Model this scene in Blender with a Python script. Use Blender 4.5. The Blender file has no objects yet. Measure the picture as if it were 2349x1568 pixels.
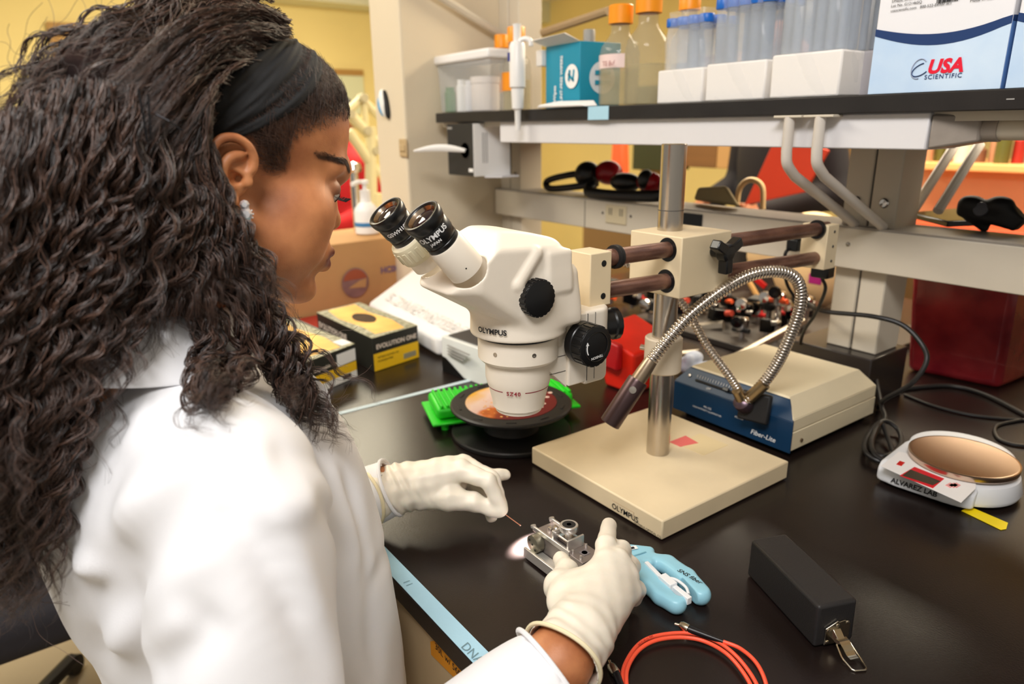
import bpy, math, random
import numpy as np
from mathutils import Vector, Matrix
random.seed(7); rng=np.random.default_rng(7)
# ---------------------------------------------------------------- camera (bench top is z=0, bench front edge y=-0.458)
IW,IH=2349,1568
_L=np.array([-50,305.]);_R=np.array([3480,262.]);_c=np.array([IW/2,IH/2])
F_PX=float(np.sqrt(-(_L-_c)@(_R-_c)))
def _ray(x,y): return np.array([(x-_c[0])/F_PX,-(y-_c[1])/F_PX,-1.])
_X=-_ray(*_L);_X/=np.linalg.norm(_X)
_Y=_ray(*_R);_Y/=np.linalg.norm(_Y)
MC=np.array([_X,_Y,np.cross(_X,_Y)])
CAM=np.array([0.641,-0.735,0.470])
def P(x,y,z=0.): d=MC@_ray(x,y); return CAM+d*((z-CAM[2])/d[2])
def PX(x,y,X): d=MC@_ray(x,y); return CAM+d*((X-CAM[0])/d[0])
def PY(x,y,Y): d=MC@_ray(x,y); return CAM+d*((Y-CAM[1])/d[1])
sc=bpy.context.scene
cd=bpy.data.cameras.new('camera'); cam=bpy.data.objects.new('camera',cd); sc.collection.objects.link(cam)
m4=Matrix.Identity(4)
for i in range(3):
    for j in range(3): m4[i][j]=MC[i][j]
    m4[i][3]=CAM[i]
cam.matrix_world=m4
cd.sensor_fit='HORIZONTAL'; cd.sensor_width=36; cd.lens=F_PX/IW*36; cd.clip_start=.02; cd.clip_end=60
cd.dof.use_dof=True; cd.dof.focus_distance=0.70; cd.dof.aperture_fstop=5.0
sc.camera=cam
def area(name,loc,target,sx,sy,power,col):
    l=bpy.data.lights.new(name,'AREA'); l.shape='RECTANGLE'; l.size=sx; l.size_y=sy; l.energy=power; l.color=col
    o=bpy.data.objects.new(name,l); sc.collection.objects.link(o); o.location=loc
    o.rotation_euler=(Vector(target)-Vector(loc)).to_track_quat('-Z','Y').to_euler(); return o
area('added_rear_shelf_fill',(-.35,.66,.475),(-.35,.80,0),1.1,.07,5,(1,.86,.66))  # unseen fill light added below the rear shelf to brighten bag and optics
w=bpy.data.worlds.new('world'); sc.world=w; w.use_nodes=True
w.node_tree.nodes['Background'].inputs[0].default_value=(1.0,.93,.82,1); w.node_tree.nodes['Background'].inputs[1].default_value=.30
area('ceiling_light_over_bench',(.75,-1.15,1.58),(0,-.1,0),.85,.55,35,(1,.98,.97))
area('ceiling_light_aisle',(-1.3,-1.1,1.6),(-1.2,-.9,0),1.2,.5,26,(1,.92,.78))
area('ceiling_light_back',(-3.3,.6,1.6),(-3.6,.6,0),1.6,1.2,120,(1,.90,.68))
area('ceiling_light_far_bench',(-.5,1.75,1.6),(-.4,1.3,0),1.8,.8,120,(1,.85,.62))
vs=sc.view_settings; vs.view_transform='Standard'; vs.look='None'; vs.gamma=1; vs.use_curve_mapping=False; vs.exposure=0.24
# ---------------------------------------------------------------- helpers
def S(r,g,b):
    f=lambda v:(v/255/12.92) if v/255<=.04045 else ((v/255+.055)/1.055)**2.4
    return (f(r),f(g),f(b))
MATS={}
def mat(name,col,rough=.5,metal=0,spec=.5,var=0,vs_=6,bump=0,bs=60,coat=0,trans=0,alpha=1,emis=0,ior=1.45,sheen=0,col2=None,sss=0,brush=False):
    if name in MATS: return MATS[name]
    m=bpy.data.materials.new(name); m.use_nodes=True; nt=m.node_tree; b=nt.nodes['Principled BSDF']
    b.inputs['Base Color'].default_value=(*col,1); b.inputs['Roughness'].default_value=rough; b.inputs['Metallic'].default_value=metal
    b.inputs['Specular IOR Level'].default_value=spec; b.inputs['Coat Weight'].default_value=coat; b.inputs['Transmission Weight'].default_value=trans
    b.inputs['Alpha'].default_value=alpha; b.inputs['IOR'].default_value=ior; b.inputs['Sheen Weight'].default_value=sheen
    if sss: b.inputs['Subsurface Weight'].default_value=sss; b.inputs['Subsurface Radius'].default_value=(.01,.004,.002)
    if emis: b.inputs['Emission Color'].default_value=(*col,1); b.inputs['Emission Strength'].default_value=emis
    tc=nt.nodes.new('ShaderNodeTexCoord')
    if var or col2:
        n=nt.nodes.new('ShaderNodeTexNoise'); n.inputs['Scale'].default_value=vs_; n.inputs['Detail'].default_value=5; nt.links.new(tc.outputs['Object'],n.inputs['Vector'])
        mp=nt.nodes.new('ShaderNodeMapping')
        if brush: mp.inputs['Scale'].default_value=brush if isinstance(brush,tuple) else (1,1,.04)
        nt.links.new(tc.outputs['Object'],mp.inputs['Vector']); nt.links.new(mp.outputs[0],n.inputs['Vector'])
        r=nt.nodes.new('ShaderNodeValToRGB'); r.color_ramp.elements[0].position=.35; r.color_ramp.elements[1].position=.68
        c1=tuple(c*(1-var) for c in col); c2=col2 if col2 else tuple(min(1,c*(1+var)) for c in col)
        r.color_ramp.elements[0].color=(*(col if col2 else c1),1); r.color_ramp.elements[1].color=(*c2,1)
        nt.links.new(n.outputs['Fac'],r.inputs['Fac']); nt.links.new(r.outputs['Color'],b.inputs['Base Color'])
    if bump:
        n2=nt.nodes.new('ShaderNodeTexNoise'); n2.inputs['Scale'].default_value=bs; n2.inputs['Detail'].default_value=4; nt.links.new(tc.outputs['Object'],n2.inputs['Vector'])
        bp=nt.nodes.new('ShaderNodeBump'); bp.inputs['Strength'].default_value=bump; bp.inputs['Distance'].default_value=.001
        nt.links.new(n2.outputs['Fac'],bp.inputs['Height']); nt.links.new(bp.outputs[0],b.inputs['Normal'])
    MATS[name]=m; return m
def tag(o,label=None,cat=None,group=None,kind=None):
    if label: o['label']=label
    if cat: o['category']=cat
    if group: o['group']=group
    if kind: o['kind']=kind
    return o
WL={}   # world location of each object built
def thing(name,label,cat,loc=(0,0,0),group=None,kind=None):
    o=bpy.data.objects.new(name,None); o.empty_display_size=.02; sc.collection.objects.link(o); o.location=loc; WL[o]=np.array(loc,float)
    return tag(o,label,cat,group,kind)
def npv(v): return np.array(v,float)
def nrm(v): v=npv(v); return v/max(1e-12,np.linalg.norm(v))
def basis(ax):
    w_=nrm(ax); h=np.array([0,0,1.]) if abs(w_[2])<.9 else np.array([1.,0,0])
    u=nrm(np.cross(h,w_)); v=np.cross(w_,u); return u,v,w_
def rotz(a): c,s=math.cos(a),math.sin(a); return np.array([[c,-s,0],[s,c,0],[0,0,1.]])
def rotx(a): c,s=math.cos(a),math.sin(a); return np.array([[1.,0,0],[0,c,-s],[0,s,c]])
def roty(a): c,s=math.cos(a),math.sin(a); return np.array([[c,0,s],[0,1.,0],[-s,0,c]])
def smooth_path(pts,n=8,closed=False):
    pts=[npv(p) for p in pts]; out=[]
    N=len(pts); rngi=range(N if closed else N-1)
    for i in rngi:
        if closed: p0,p1,p2,p3=pts[i-1],pts[i],pts[(i+1)%N],pts[(i+2)%N]
        else: p1,p2=pts[i],pts[i+1]; p0=pts[i-1] if i>0 else 2*p1-p2; p3=pts[i+2] if i+2<N else 2*p2-p1
        for k in range(n):
            t=k/n; out.append(.5*((2*p1)+(-p0+p2)*t+(2*p0-5*p1+4*p2-p3)*t*t+(-p0+3*p1-3*p2+p3)*t**3))
    if not closed: out.append(pts[-1])
    return out
class MB:
    def __init__(s): s.v=[];s.f=[]
    def add(s,v,f):
        o=len(s.v); s.v+= [tuple(p) for p in v]; s.f+=[tuple(i+o for i in q) for q in f]; return s
    def box(s,c,size,R=None):
        c=npv(c);h=npv(size)/2; R=np.eye(3) if R is None else R
        v=[c+R@(h*npv(q)) for q in [(-1,-1,-1),(1,-1,-1),(1,1,-1),(-1,1,-1),(-1,-1,1),(1,-1,1),(1,1,1),(-1,1,1)]]
        return s.add(v,[(0,3,2,1),(4,5,6,7),(0,1,5,4),(1,2,6,5),(2,3,7,6),(3,0,4,7)])
    def bb(s,lo,hi,R=None):
        lo,hi=npv(lo),npv(hi); return s.box((lo+hi)/2,hi-lo,R)
    def lathe(s,prof,o,ax=(0,0,1),n=32,closed=False):
        o=npv(o);u,v,w_=basis(ax); V=[];Fc=[]
        for (r,h) in prof:
            for k in range(n):
                a=2*math.pi*k/n; V.append(o+w_*h+(u*math.cos(a)+v*math.sin(a))*r)
        m=len(prof)
        for i in range(m-1):
            for k in range(n): k2=(k+1)%n; Fc.append((i*n+k,i*n+k2,(i+1)*n+k2,(i+1)*n+k))
        if closed:
            for k in range(n): k2=(k+1)%n; Fc.append(((m-1)*n+k,(m-1)*n+k2,k2,k))
        else:
            if prof[0][0]>1e-6: Fc.append(tuple(range(n-1,-1,-1)))
            if prof[-1][0]>1e-6: Fc.append(tuple((m-1)*n+k for k in range(n)))
        return s.add(V,Fc)
    def cyl(s,a,b,r,r2=None,n=24):
        a,b=npv(a),npv(b); return s.lathe([(r,0),(r if r2 is None else r2,np.linalg.norm(b-a))],a,b-a,n)
    def tube(s,path,r,n=10,closed=False,rfun=None):
        path=[npv(p) for p in path];N=len(path);V=[];Fc=[]; t=nrm(path[1]-path[0]); u,_,_=basis(t)
        for i,p in enumerate(path):
            if closed: t=nrm(path[(i+1)%N]-path[i-1])
            else: t=nrm(path[min(i+1,N-1)]-path[max(i-1,0)])
            u=nrm(u-t*(u@t)); v=np.cross(t,u); rr=r if rfun is None else rfun(i/(N-1))
            for k in range(n): a=2*math.pi*k/n; V.append(p+(u*math.cos(a)+v*math.sin(a))*rr)
        for i in range(N if closed else N-1):
            for k in range(n): k2=(k+1)%n; j=(i+1)%N; Fc.append((i*n+k,i*n+k2,j*n+k2,j*n+k))
        if not closed: Fc.append(tuple(range(n-1,-1,-1))); Fc.append(tuple((N-1)*n+k for k in range(n)))
        return s.add(V,Fc)
    def prism(s,poly,o,u,v,th):
        o,u,v=npv(o),npv(u),npv(v); w_=np.cross(u,v)*th; n=len(poly)
        a=[o+u*p[0]+v*p[1] for p in poly]; V=a+[q+w_ for q in a]
        return s.add(V,[tuple(range(n-1,-1,-1)),tuple(range(n,2*n))]+[(k,(k+1)%n,n+(k+1)%n,n+k) for k in range(n)])
    def hexa(s,b4,t4):   # 4 bottom + 4 top corners, both counterclockwise from above
        return s.add([npv(p) for p in b4]+[npv(p) for p in t4],[(3,2,1,0),(4,5,6,7),(0,1,5,4),(1,2,6,5),(2,3,7,6),(3,0,4,7)])
    def build(s,name,m,parent=None,label=None,bevel=0,smooth=True,ang=35,seg=2,loc=None,kind=None):
        return mkobj(name,s.v,s.f,m,parent,label,bevel,smooth,ang,seg,loc,kind)
def mkobj(name,v,f,m,parent=None,label=None,bevel=0,smooth=True,ang=35,seg=2,loc=None,kind=None):
    v=np.asarray(v,float)
    if parent is not None: base=WL[parent]; own=base
    else:
        own=npv(loc) if loc is not None else np.array([(v[:,0].min()+v[:,0].max())/2,(v[:,1].min()+v[:,1].max())/2,v[:,2].min()])
    me=bpy.data.meshes.new(name); me.from_pydata([tuple(p) for p in (v-own)],[],[tuple(int(i) for i in q) for q in f]); me.materials.append(m); me.update()
    if smooth:
        me.shade_smooth()
        if ang<180: me.set_sharp_from_angle(angle=math.radians(ang))
    o=bpy.data.objects.new(name,me); sc.collection.objects.link(o)
    if parent is None: o.location=own
    else: o.parent=parent
    WL[o]=own
    if bevel:
        b=o.modifiers.new('bevel','BEVEL'); b.width=bevel; b.segments=seg; b.limit_method='ANGLE'; b.angle_limit=math.radians(40)
    if label: o['label']=label
    if kind: o['kind']=kind
    return o
def text_geo(s,size=1.,bold=0,align='LEFT',ext=0,sp=1.):
    c=bpy.data.curves.new('t','FONT'); c.body=s; c.size=size; c.offset=bold; c.align_x=align; c.resolution_u=3; c.space_character=sp
    o=bpy.data.objects.new('t',c); me=o.to_mesh(); v=np.array([tuple(p.co) for p in me.vertices]).reshape(-1,3); f=[tuple(p.vertices) for p in me.polygons]
    o.to_mesh_clear(); bpy.data.objects.remove(o); bpy.data.curves.remove(c); return v,f
def text(s,parent,m,o,u,v,size,bold=0,align='LEFT',lift=.0004,sp=1.,name='lettering',shear=0,label=None):
    V,Fc=text_geo(s,1,bold,align,0,sp); o,u,v=npv(o),nrm(u),nrm(v); w_=np.cross(u,v)
    W_=[o+u*(p[0]+shear*p[1])*size+v*p[1]*size+w_*lift for p in V]
    return mkobj(name,W_,Fc,m,parent,label,smooth=False)
def text_cyl(s,parent,m,o,ax,r,size,a0,h0,bold=0,up=1,ref=None,name='lettering',sp=1.,spin=0,lift=.0003):
    """lettering wrapped round a cylinder: o axis origin, ref = outward direction of the text centre"""
    V,Fc=text_geo(s,1,bold,'CENTER',0,sp); o=npv(o); w_=nrm(ax); r_=npv(ref); e1=nrm(r_-w_*(r_@w_)); e2=np.cross(w_,e1)
    out=[]
    for p in V:
        x,y=p[0]*size,p[1]*size
        if spin: x,y=(x*math.cos(spin)-y*math.sin(spin),x*math.sin(spin)+y*math.cos(spin))
        a=a0+up*x/r; rr=r+lift
        out.append(o+w_*(h0+up*y)+(e1*math.cos(a)+e2*math.sin(a))*rr)
    return mkobj(name,out,Fc,m,parent,smooth=False)
# signed distance modelling: smooth unions of round cones / ellipsoids / boxes, meshed with surface nets
class SDF:
    def __init__(s,lo,hi,vox):
        s.lo=npv(lo);s.vox=vox; s.n=np.ceil((npv(hi)-s.lo)/vox).astype(int)+1
        s.F=np.full(s.n,.05,np.float32); s.ax=[(s.lo[i]+vox*np.arange(s.n[i])).astype(np.float32) for i in range(3)]
    def sub(s,lo,hi):
        a=np.clip(np.floor((npv(lo)-s.lo)/s.vox).astype(int),0,s.n-1); b=np.clip(np.ceil((npv(hi)-s.lo)/s.vox).astype(int)+1,0,s.n)
        if (b<=a).any(): return None
        sl=tuple(slice(a[i],b[i]) for i in range(3)); g=np.meshgrid(*[s.ax[i][sl[i]] for i in range(3)],indexing='ij'); return sl,g
    def op(s,sl,d,k,mode):
        F=s.F[sl]
        if mode=='add':
            if k>0: h=np.clip(.5+.5*(F-d)/k,0,1); s.F[sl]=F*(1-h)+d*h-k*h*(1-h)
            else: s.F[sl]=np.minimum(F,d)
        else:
            d2=-d if mode=='sub' else d
            if k>0: h=np.clip(.5-.5*(F-d2)/k,0,1); s.F[sl]=F*(1-h)+d2*h+k*h*(1-h)
            else: s.F[sl]=np.maximum(F,d2)
    def cone(s,a,b,ra,rb=None,k=.01,mode='add'):
        rb=ra if rb is None else rb; a,b=npv(a),npv(b); R=max(ra,rb)+k*1.5+.004
        q=s.sub(np.minimum(a,b)-R,np.maximum(a,b)+R)
        if q is None: return s
        sl,g=q; d=b-a; L2=max(1e-12,d@d); px,py,pz=g[0]-a[0],g[1]-a[1],g[2]-a[2]
        t=np.clip((px*d[0]+py*d[1]+pz*d[2])/L2,0,1); dd=np.sqrt((px-t*d[0])**2+(py-t*d[1])**2+(pz-t*d[2])**2)-(ra+(rb-ra)*t)
        s.op(sl,dd.astype(np.float32),k,mode); return s
    def chain(s,pts,rs,k=.01,mode='add'):
        for i in range(len(pts)-1): s.cone(pts[i],pts[i+1],rs[i],rs[i+1],k,mode)
        return s
    def ell(s,c,r,R=None,k=.01,mode='add'):
        c,r=npv(c),npv(r); M_=max(r)+k*1.5+.004; q=s.sub(c-M_,c+M_)
        if q is None: return s
        sl,g=q; px,py,pz=g[0]-c[0],g[1]-c[1],g[2]-c[2]
        if R is not None: px,py,pz=(px*R[0,0]+py*R[1,0]+pz*R[2,0],px*R[0,1]+py*R[1,1]+pz*R[2,1],px*R[0,2]+py*R[1,2]+pz*R[2,2])
        k0=np.sqrt((px/r[0])**2+(py/r[1])**2+(pz/r[2])**2)+1e-9; k1=np.sqrt((px/r[0]**2)**2+(py/r[1]**2)**2+(pz/r[2]**2)**2)+1e-9
        s.op(sl,(k0*(k0-1)/k1).astype(np.float32),k,mode); return s
    def box(s,c,h,R=None,rnd=.002,k=.004,mode='add'):
        c,h=npv(c),npv(h); M_=np.linalg.norm(h)+k*1.5+.004; q=s.sub(c-M_,c+M_)
        if q is None: return s
        sl,g=q; p=[g[0]-c[0],g[1]-c[1],g[2]-c[2]]
        if R is not None: p=[p[0]*R[0,i]+p[1]*R[1,i]+p[2]*R[2,i] for i in range(3)]
        q_=[np.abs(p[i])-(h[i]-rnd) for i in range(3)]
        d=np.sqrt(sum(np.maximum(x,0)**2 for x in q_))+np.minimum(np.maximum(np.maximum(q_[0],q_[1]),q_[2]),0)-rnd
        s.op(sl,d.astype(np.float32),k,mode); return s
    def plane(s,n,o,k=0,mode='int'):   # keep the side where (p-o).n<0
        n=nrm(n);o=npv(o); sl,g=s.sub(s.lo-1,s.lo+s.vox*s.n+1); d=(g[0]-o[0])*n[0]+(g[1]-o[1])*n[1]+(g[2]-o[2])*n[2]
        s.op(sl,d.astype(np.float32),k,mode); return s
    def mesh(s):
        F=s.F; F[0]=F[-1]=.05;F[:,0]=F[:,-1]=.05;F[:,:,0]=F[:,:,-1]=.05
        I=F<0; n=s.n; C=np.zeros(n-1,np.uint8)
        for i in (0,1):
            for j in (0,1):
                for k in (0,1): C+=I[i:n[0]-1+i,j:n[1]-1+j,k:n[2]-1+k]
        act=np.argwhere((C>0)&(C<8)); idx=-np.ones(n-1,np.int64); idx[tuple(act.T)]=np.arange(len(act))
        P_=np.zeros((len(act),3));N_=np.zeros(len(act))
        for a in range(3):
            o1,o2=[x for x in range(3) if x!=a]
            for i in (0,1):
                for j in (0,1):
                    q=act.copy(); q[:,o1]+=i;q[:,o2]+=j; q2=q.copy(); q2[:,a]+=1
                    f0=F[tuple(q.T)];f1=F[tuple(q2.T)]; m_=(f0<0)!=(f1<0); t=np.where(m_,f0/(f0-f1+1e-20),0)
                    pos=q.astype(float); pos[:,a]+=t; P_[m_]+=pos[m_]; N_[m_]+=1
        V=s.lo+s.vox*(P_/N_[:,None]); faces=[]
        for a in range(3):
            o1,o2=(a+1)%3,(a+2)%3
            s0=[slice(None)]*3; s1=[slice(None)]*3; s0[a]=slice(0,-1); s1[a]=slice(1,None)
            A,B=I[tuple(s0)],I[tuple(s1)]; e=np.argwhere(A!=B); inn=A[tuple(e.T)]
            ok=(e[:,o1]>0)&(e[:,o2]>0)&(e[:,o1]<n[o1]-1)&(e[:,o2]<n[o2]-1); e=e[ok];inn=inn[ok]
            def cell(d1,d2): q=e.copy(); q[:,o1]-=d1; q[:,o2]-=d2; return idx[tuple(q.T)]
            c=np.stack([cell(1,1),cell(0,1),cell(0,0),cell(1,0)],1); c[~inn]=c[~inn][:,::-1]; faces.append(c)
        return V,np.concatenate(faces)
def fast_mesh(name,V,Q,m,parent=None,label=None,loc=None,attrs=None,ang=180,kind=None):
    base=WL[parent] if parent is not None else npv(loc if loc is not None else (V.min(0)+V.max(0))/2)
    me=bpy.data.meshes.new(name); nv,nf=len(V),len(Q); k=Q.shape[1]
    me.vertices.add(nv); me.vertices.foreach_set('co',(V-base).astype(np.float32).ravel())
    me.loops.add(nf*k); me.loops.foreach_set('vertex_index',Q.astype(np.int32).ravel())
    me.polygons.add(nf); me.polygons.foreach_set('loop_start',(np.arange(nf)*k).astype(np.int32)); 
    me.update(calc_edges=True); me.materials.append(m); me.shade_smooth()
    if ang<180: me.set_sharp_from_angle(angle=math.radians(ang))
    for an,av in (attrs or {}).items():
        a=me.attributes.new(an,'FLOAT','POINT'); a.data.foreach_set('value',np.asarray(av,np.float32))
    o=bpy.data.objects.new(name,me); sc.collection.objects.link(o); WL[o]=base
    if parent is not None: o.parent=parent
    else: o.location=base
    if label: o['label']=label
    if kind: o['kind']=kind
    return o
def vnormals(V,Q):
    a,b,c=V[Q[:,0]],V[Q[:,1]],V[Q[:,2]]; fn=np.cross(b-a,c-a); N=np.zeros_like(V)
    for i in range(Q.shape[1]): np.add.at(N,Q[:,i],fn)
    return N/(np.linalg.norm(N,axis=1)[:,None]+1e-12)
def relax(V,Q,it=2,f=.5):
    E=np.concatenate([Q[:,[i,(i+1)%Q.shape[1]]] for i in range(Q.shape[1])]); n=len(V)
    deg=np.bincount(E[:,0],minlength=n)+np.bincount(E[:,1],minlength=n)
    for _ in range(it):
        A=np.stack([np.bincount(E[:,0],V[E[:,1],i],n)+np.bincount(E[:,1],V[E[:,0],i],n) for i in range(3)],1)/deg[:,None]; V=V+(A-V)*f
    return V
def proj(p):
    v=(np.atleast_2d(p)-CAM)@MC; return np.stack([_c[0]+F_PX*v[:,0]/-v[:,2],_c[1]-F_PX*v[:,1]/-v[:,2],-v[:,2]],1)
UX,UY,UZ=npv((1,0,0)),npv((0,1,0)),npv((0,0,1))
# ---------------------------------------------------------------- materials
BLACKTOP=mat('black_bench_resin',S(28,20,18),rough=.27,spec=.5,var=.25,vs_=9,bump=.12,bs=500)
CREAM=mat('cream_enamel',S(214,200,178),rough=.42,var=.03,vs_=12,bump=.05,bs=400)
CREAMW=mat('microscope_cream',S(232,222,206),rough=.38,bump=.04,bs=500)
BEIGE=mat('beige_enamel',S(222,203,168),rough=.45,var=.04,vs_=14,bump=.06,bs=300)
WHITE=mat('white_plastic',S(236,236,236),rough=.4)
PAPER=mat('white_paper',S(240,238,235),rough=.8,bump=.2,bs=60)
BLK=mat('black_plastic',S(20,20,21),rough=.3)
BLKM=mat('black_matte',S(24,23,24),rough=.6)
GREY=mat('grey_plastic',S(150,148,145),rough=.5)
DGREY=mat('dark_grey',S(70,66,64),rough=.5)
SHELFW=mat('white_shelf_metal',S(222,220,222),rough=.4,var=.02)
FRAMEC=mat('shelf_frame_beige',S(206,196,178),rough=.45,var=.03,vs_=5)
YELLOW=mat('yellow_wall_paint',S(244,226,158),rough=.8,var=.03,vs_=1.5)
PALEW=mat('pale_wall_paint',S(222,208,182),rough=.75,var=.03,vs_=2)
STEEL=mat('brushed_steel',S(190,182,172),rough=.24,metal=1,var=.12,vs_=30,brush=(1,1,.02))
CHROME=mat('chrome',S(215,210,205),rough=.12,metal=1)
RUST=mat('brown_rod_steel',S(96,66,56),rough=.32,metal=.4,col2=S(136,98,82),vs_=90,brush=(1,.25,1),bump=.25,bs=300)
TEAL=mat('teal_card',S(20,140,170),rough=.5)
ORANGE=mat('orange_cap_plastic',S(244,150,20),rough=.4)
CARDB=mat('brown_cardboard',S(196,150,98),rough=.8,var=.05,vs_=8)
TAPEB=mat('light_blue_tape',S(170,212,232),rough=.6,var=.03,vs_=20,bump=.2,bs=300)
RED=mat('red_plastic',S(200,25,25),rough=.4)
NAVY=mat('navy_print',S(15,52,105),rough=.5)
GLASS=mat('clear_glass',S(235,238,236),rough=.03,trans=1,ior=1.3)
CLEARP=mat('clear_plastic',S(235,238,240),rough=.12,alpha=.28)
BAGM=mat('crinkled_plastic_film',S(245,245,245),rough=.10,alpha=.15,bump=1,bs=30)
INK=mat('black_ink',S(22,22,26),rough=.6)
INKW=mat('white_ink',S(235,235,235),rough=.6)
GOLDP=mat('yellow_card',S(246,200,24),rough=.5)
# ---------------------------------------------------------------- room
def struct(name,lo,hi,m,bevel=0):
    o=MB().bb(lo,hi).build(name,m,smooth=False,bevel=bevel); o['kind']='structure'; return o
struct('floor',(-5.6,-3,-.88),(3,4.2,-.83),mat('floor_vinyl',S(176,160,132),rough=.5,var=.05,vs_=4))
struct('ceiling',(-5.6,-1.9,1.65),(3,4.2,1.7),mat('ceiling_tile',S(235,230,215),rough=.9))
struct('wall_left',(-5.7,-3,-.83),(-5.6,4.2,1.65),YELLOW)
struct('wall_back',(-5.6,4.1,-.83),(3,4.2,1.65),YELLOW)
struct('trim_1',(-5.6,-3,1.46),(-5.3,4.1,1.65),mat('pale_soffit',S(225,228,205),rough=.7))
WX=-1.0
WY=PX(930,300,WX)[1]
struct('wall_partition',(WX-.165,WY,-.83),(WX,.50,1.65),PALEW,bevel=.006)
def wall_item(px0,py0,px1,py1,X):
    a,b=PX(px0,py0,X),PX(px1,py1,X); return a,b
# cork board + whiteboard on the far wall
a,b=wall_item(105,50,692,330,-5.58)
t=thing('notice_board','tan notice board with brown frame on the far yellow wall behind her hair','board',(-5.58,(a[1]+b[1])/2,b[2]))
MB().bb((-5.59,a[1]+.06,b[2]+.06),(-5.57,b[1]-.06,a[2]-.06)).build('panel',mat('cork',S(214,176,104),rough=.9,var=.06),t)
for lo,hi in (((-5.6,a[1],b[2]),(-5.55,a[1]+.07,a[2])),((-5.6,b[1]-.1,b[2]),(-5.55,b[1],a[2])),((-5.6,a[1]+.0705,a[2]-.07),(-5.551,b[1]-.1005,a[2])),((-5.6,a[1]+.0705,b[2]),(-5.551,b[1]-.1005,b[2]+.07))):
    MB().bb(lo,hi).build('frame_rail',mat('tan_frame',S(176,136,76),rough=.6),t)
a,b=wall_item(768,172,838,262,-5.58)
t=thing('whiteboard','pale green whiteboard on the far wall left of the partition','board',(-5.58,(a[1]+b[1])/2,b[2]))
MB().bb((-5.59,a[1],b[2]),(-5.57,b[1],a[2])).build('panel',mat('pale_board',S(222,228,196),rough=.3),t)
MB().bb((-5.6,a[1],a[2]),(-5.56,b[1],a[2]+.05)).build('frame_rail',mat('tan_frame',S(176,136,76)),t)
# things on the partition wall
sx,sy=PY(886,237,WY)[[0,2]]
t=thing('wall_sensor','small white and blue oval holder stuck on the partition wall end','holder',(sx,WY,sy-.03))
s=SDF((sx-.03,WY-.03,sy-.05),(sx+.03,WY+.005,sy+.05),.0014); R=roty(math.radians(-14))
s.ell((sx,WY-.006,sy),(.014,.014,.036),R)
V,Q=s.mesh(); fast_mesh('shell',V,Q,mat('white_gloss',S(235,235,230),rough=.25),t)
s=SDF((sx-.04,WY-.03,sy-.05),(sx+.03,WY+.005,sy+.05),.0014); s.ell((sx-.003,WY-.011,sy-.006),(.006,.012,.027),R); V,Q=s.mesh(); fast_mesh('window',V,Q,mat('blue_plastic',S(60,150,200),rough=.3),t)
s=SDF((sx-.04,WY-.03,sy-.05),(sx+.04,WY+.005,sy+.05),.0014); s.ell((sx+.008,WY-.004,sy-.003),(.011,.010,.037),R); V,Q=s.mesh(); fast_mesh('back_plate',V,Q,BLKM,t)
a=PY(918,318,WY);b=PY(937,360,WY)
t=thing('switch_plate','tan switch plate on the partition wall end below the oval holder','switch',(a[0]/2+b[0]/2,WY,b[2]))
MB().bb((a[0],WY-.005,b[2]),(b[0],WY,a[2])).build('plate',mat('tan_plastic',S(190,165,125)),t,bevel=.002)
MB().bb((a[0]+.006,WY-.008,b[2]+.014),(b[0]-.006,WY-.004,a[2]-.014)).build('rocker',mat('tan_plastic',S(190,165,125)),t,bevel=.001)
# ---------------------------------------------------------------- bench
EY=-.458
t=thing('lab_bench','black topped laboratory bench with beige drawer fronts below','bench',(0,.4,-.83))
LSH=lambda e,ya,yb:[(-1.9,ya),(.95,ya),(.95,yb),(WX+.003+e,yb),(WX+.003+e,WY-.003-e),(-1.9,WY-.003-e)]
MB().prism(LSH(0,EY,1.27),(0,0,-.025),UX,UY,.025).build('bench_top',BLACKTOP,t,bevel=.002)
MB().prism(LSH(.01,EY+.02,1.25),(0,0,-.70),UX,UY,.6745).build('carcass',mat('cabinet_beige',S(190,168,134),rough=.5),t,smooth=False)
for i,x0 in enumerate((-1.88,-1.42,-.96,-.5,-.04,.42)):
    d=MB().bb((x0,EY+.006,-.165),(x0+.45,EY+.02,-.03)).build('drawer',mat('cabinet_beige',S(190,168,134)),t,bevel=.003)
    MB().bb((x0+.15,EY-.014,-.135),(x0+.3,EY+.004,-.120)).build('drawer_handle',STEEL,d,bevel=.003)
MB().prism(LSH(.02,EY+.07,1.2),(0,0,-.83),UX,UY,.13).build('plinth',DGREY,t,smooth=False)
def decal(name,m,pts,z=.0006,label=None,cat=None,th=.0004,group=None):
    """thin strip lying on the bench top, polygon of (x,y)"""
    o=MB().prism([(p[0],p[1]) for p in pts],(0,0,z-th),UX,UY,th).build(name,m,smooth=False)
    return tag(o,label,cat,group)
TY0,TY1=EY+.0005,-.4385
tp=decal('tape_strip',TAPEB,[(-.9,TY0),(.19+.2,TY0),(.19+.2,TY1),(-.9,TY1)],.0009,'light blue tape strip along the front edge of the black bench','tape',.0005)
PEN=mat('pencil_ink',S(110,140,150),rough=.7)
q=PX(0,0,0)
def bench_text(s,px,py,u,v,size,m,bold=0,z=.0012,ref=None,name='lettering',parent=None):
    o=P(px,py,z); return text(s,parent,m,o,u,v,size,bold,lift=.0,name=name)
text('DNA',tp,PEN,P(1056,1483,.0013),nrm(P(1105,1533,0)-P(1056,1483,0)),nrm(P(1078,1466,0)-P(1056,1483,0)),.0135,lift=.0003)
text('/ /',tp,PEN,P(925,1336,.0013),nrm(P(1105,1533,0)-P(1056,1483,0)),nrm(P(1078,1466,0)-P(1056,1483,0)),.011,lift=.0003)
a0,a1=P(769,948,0),P(969,897,0); b0=P(771,964,0); dx=.011
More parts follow.
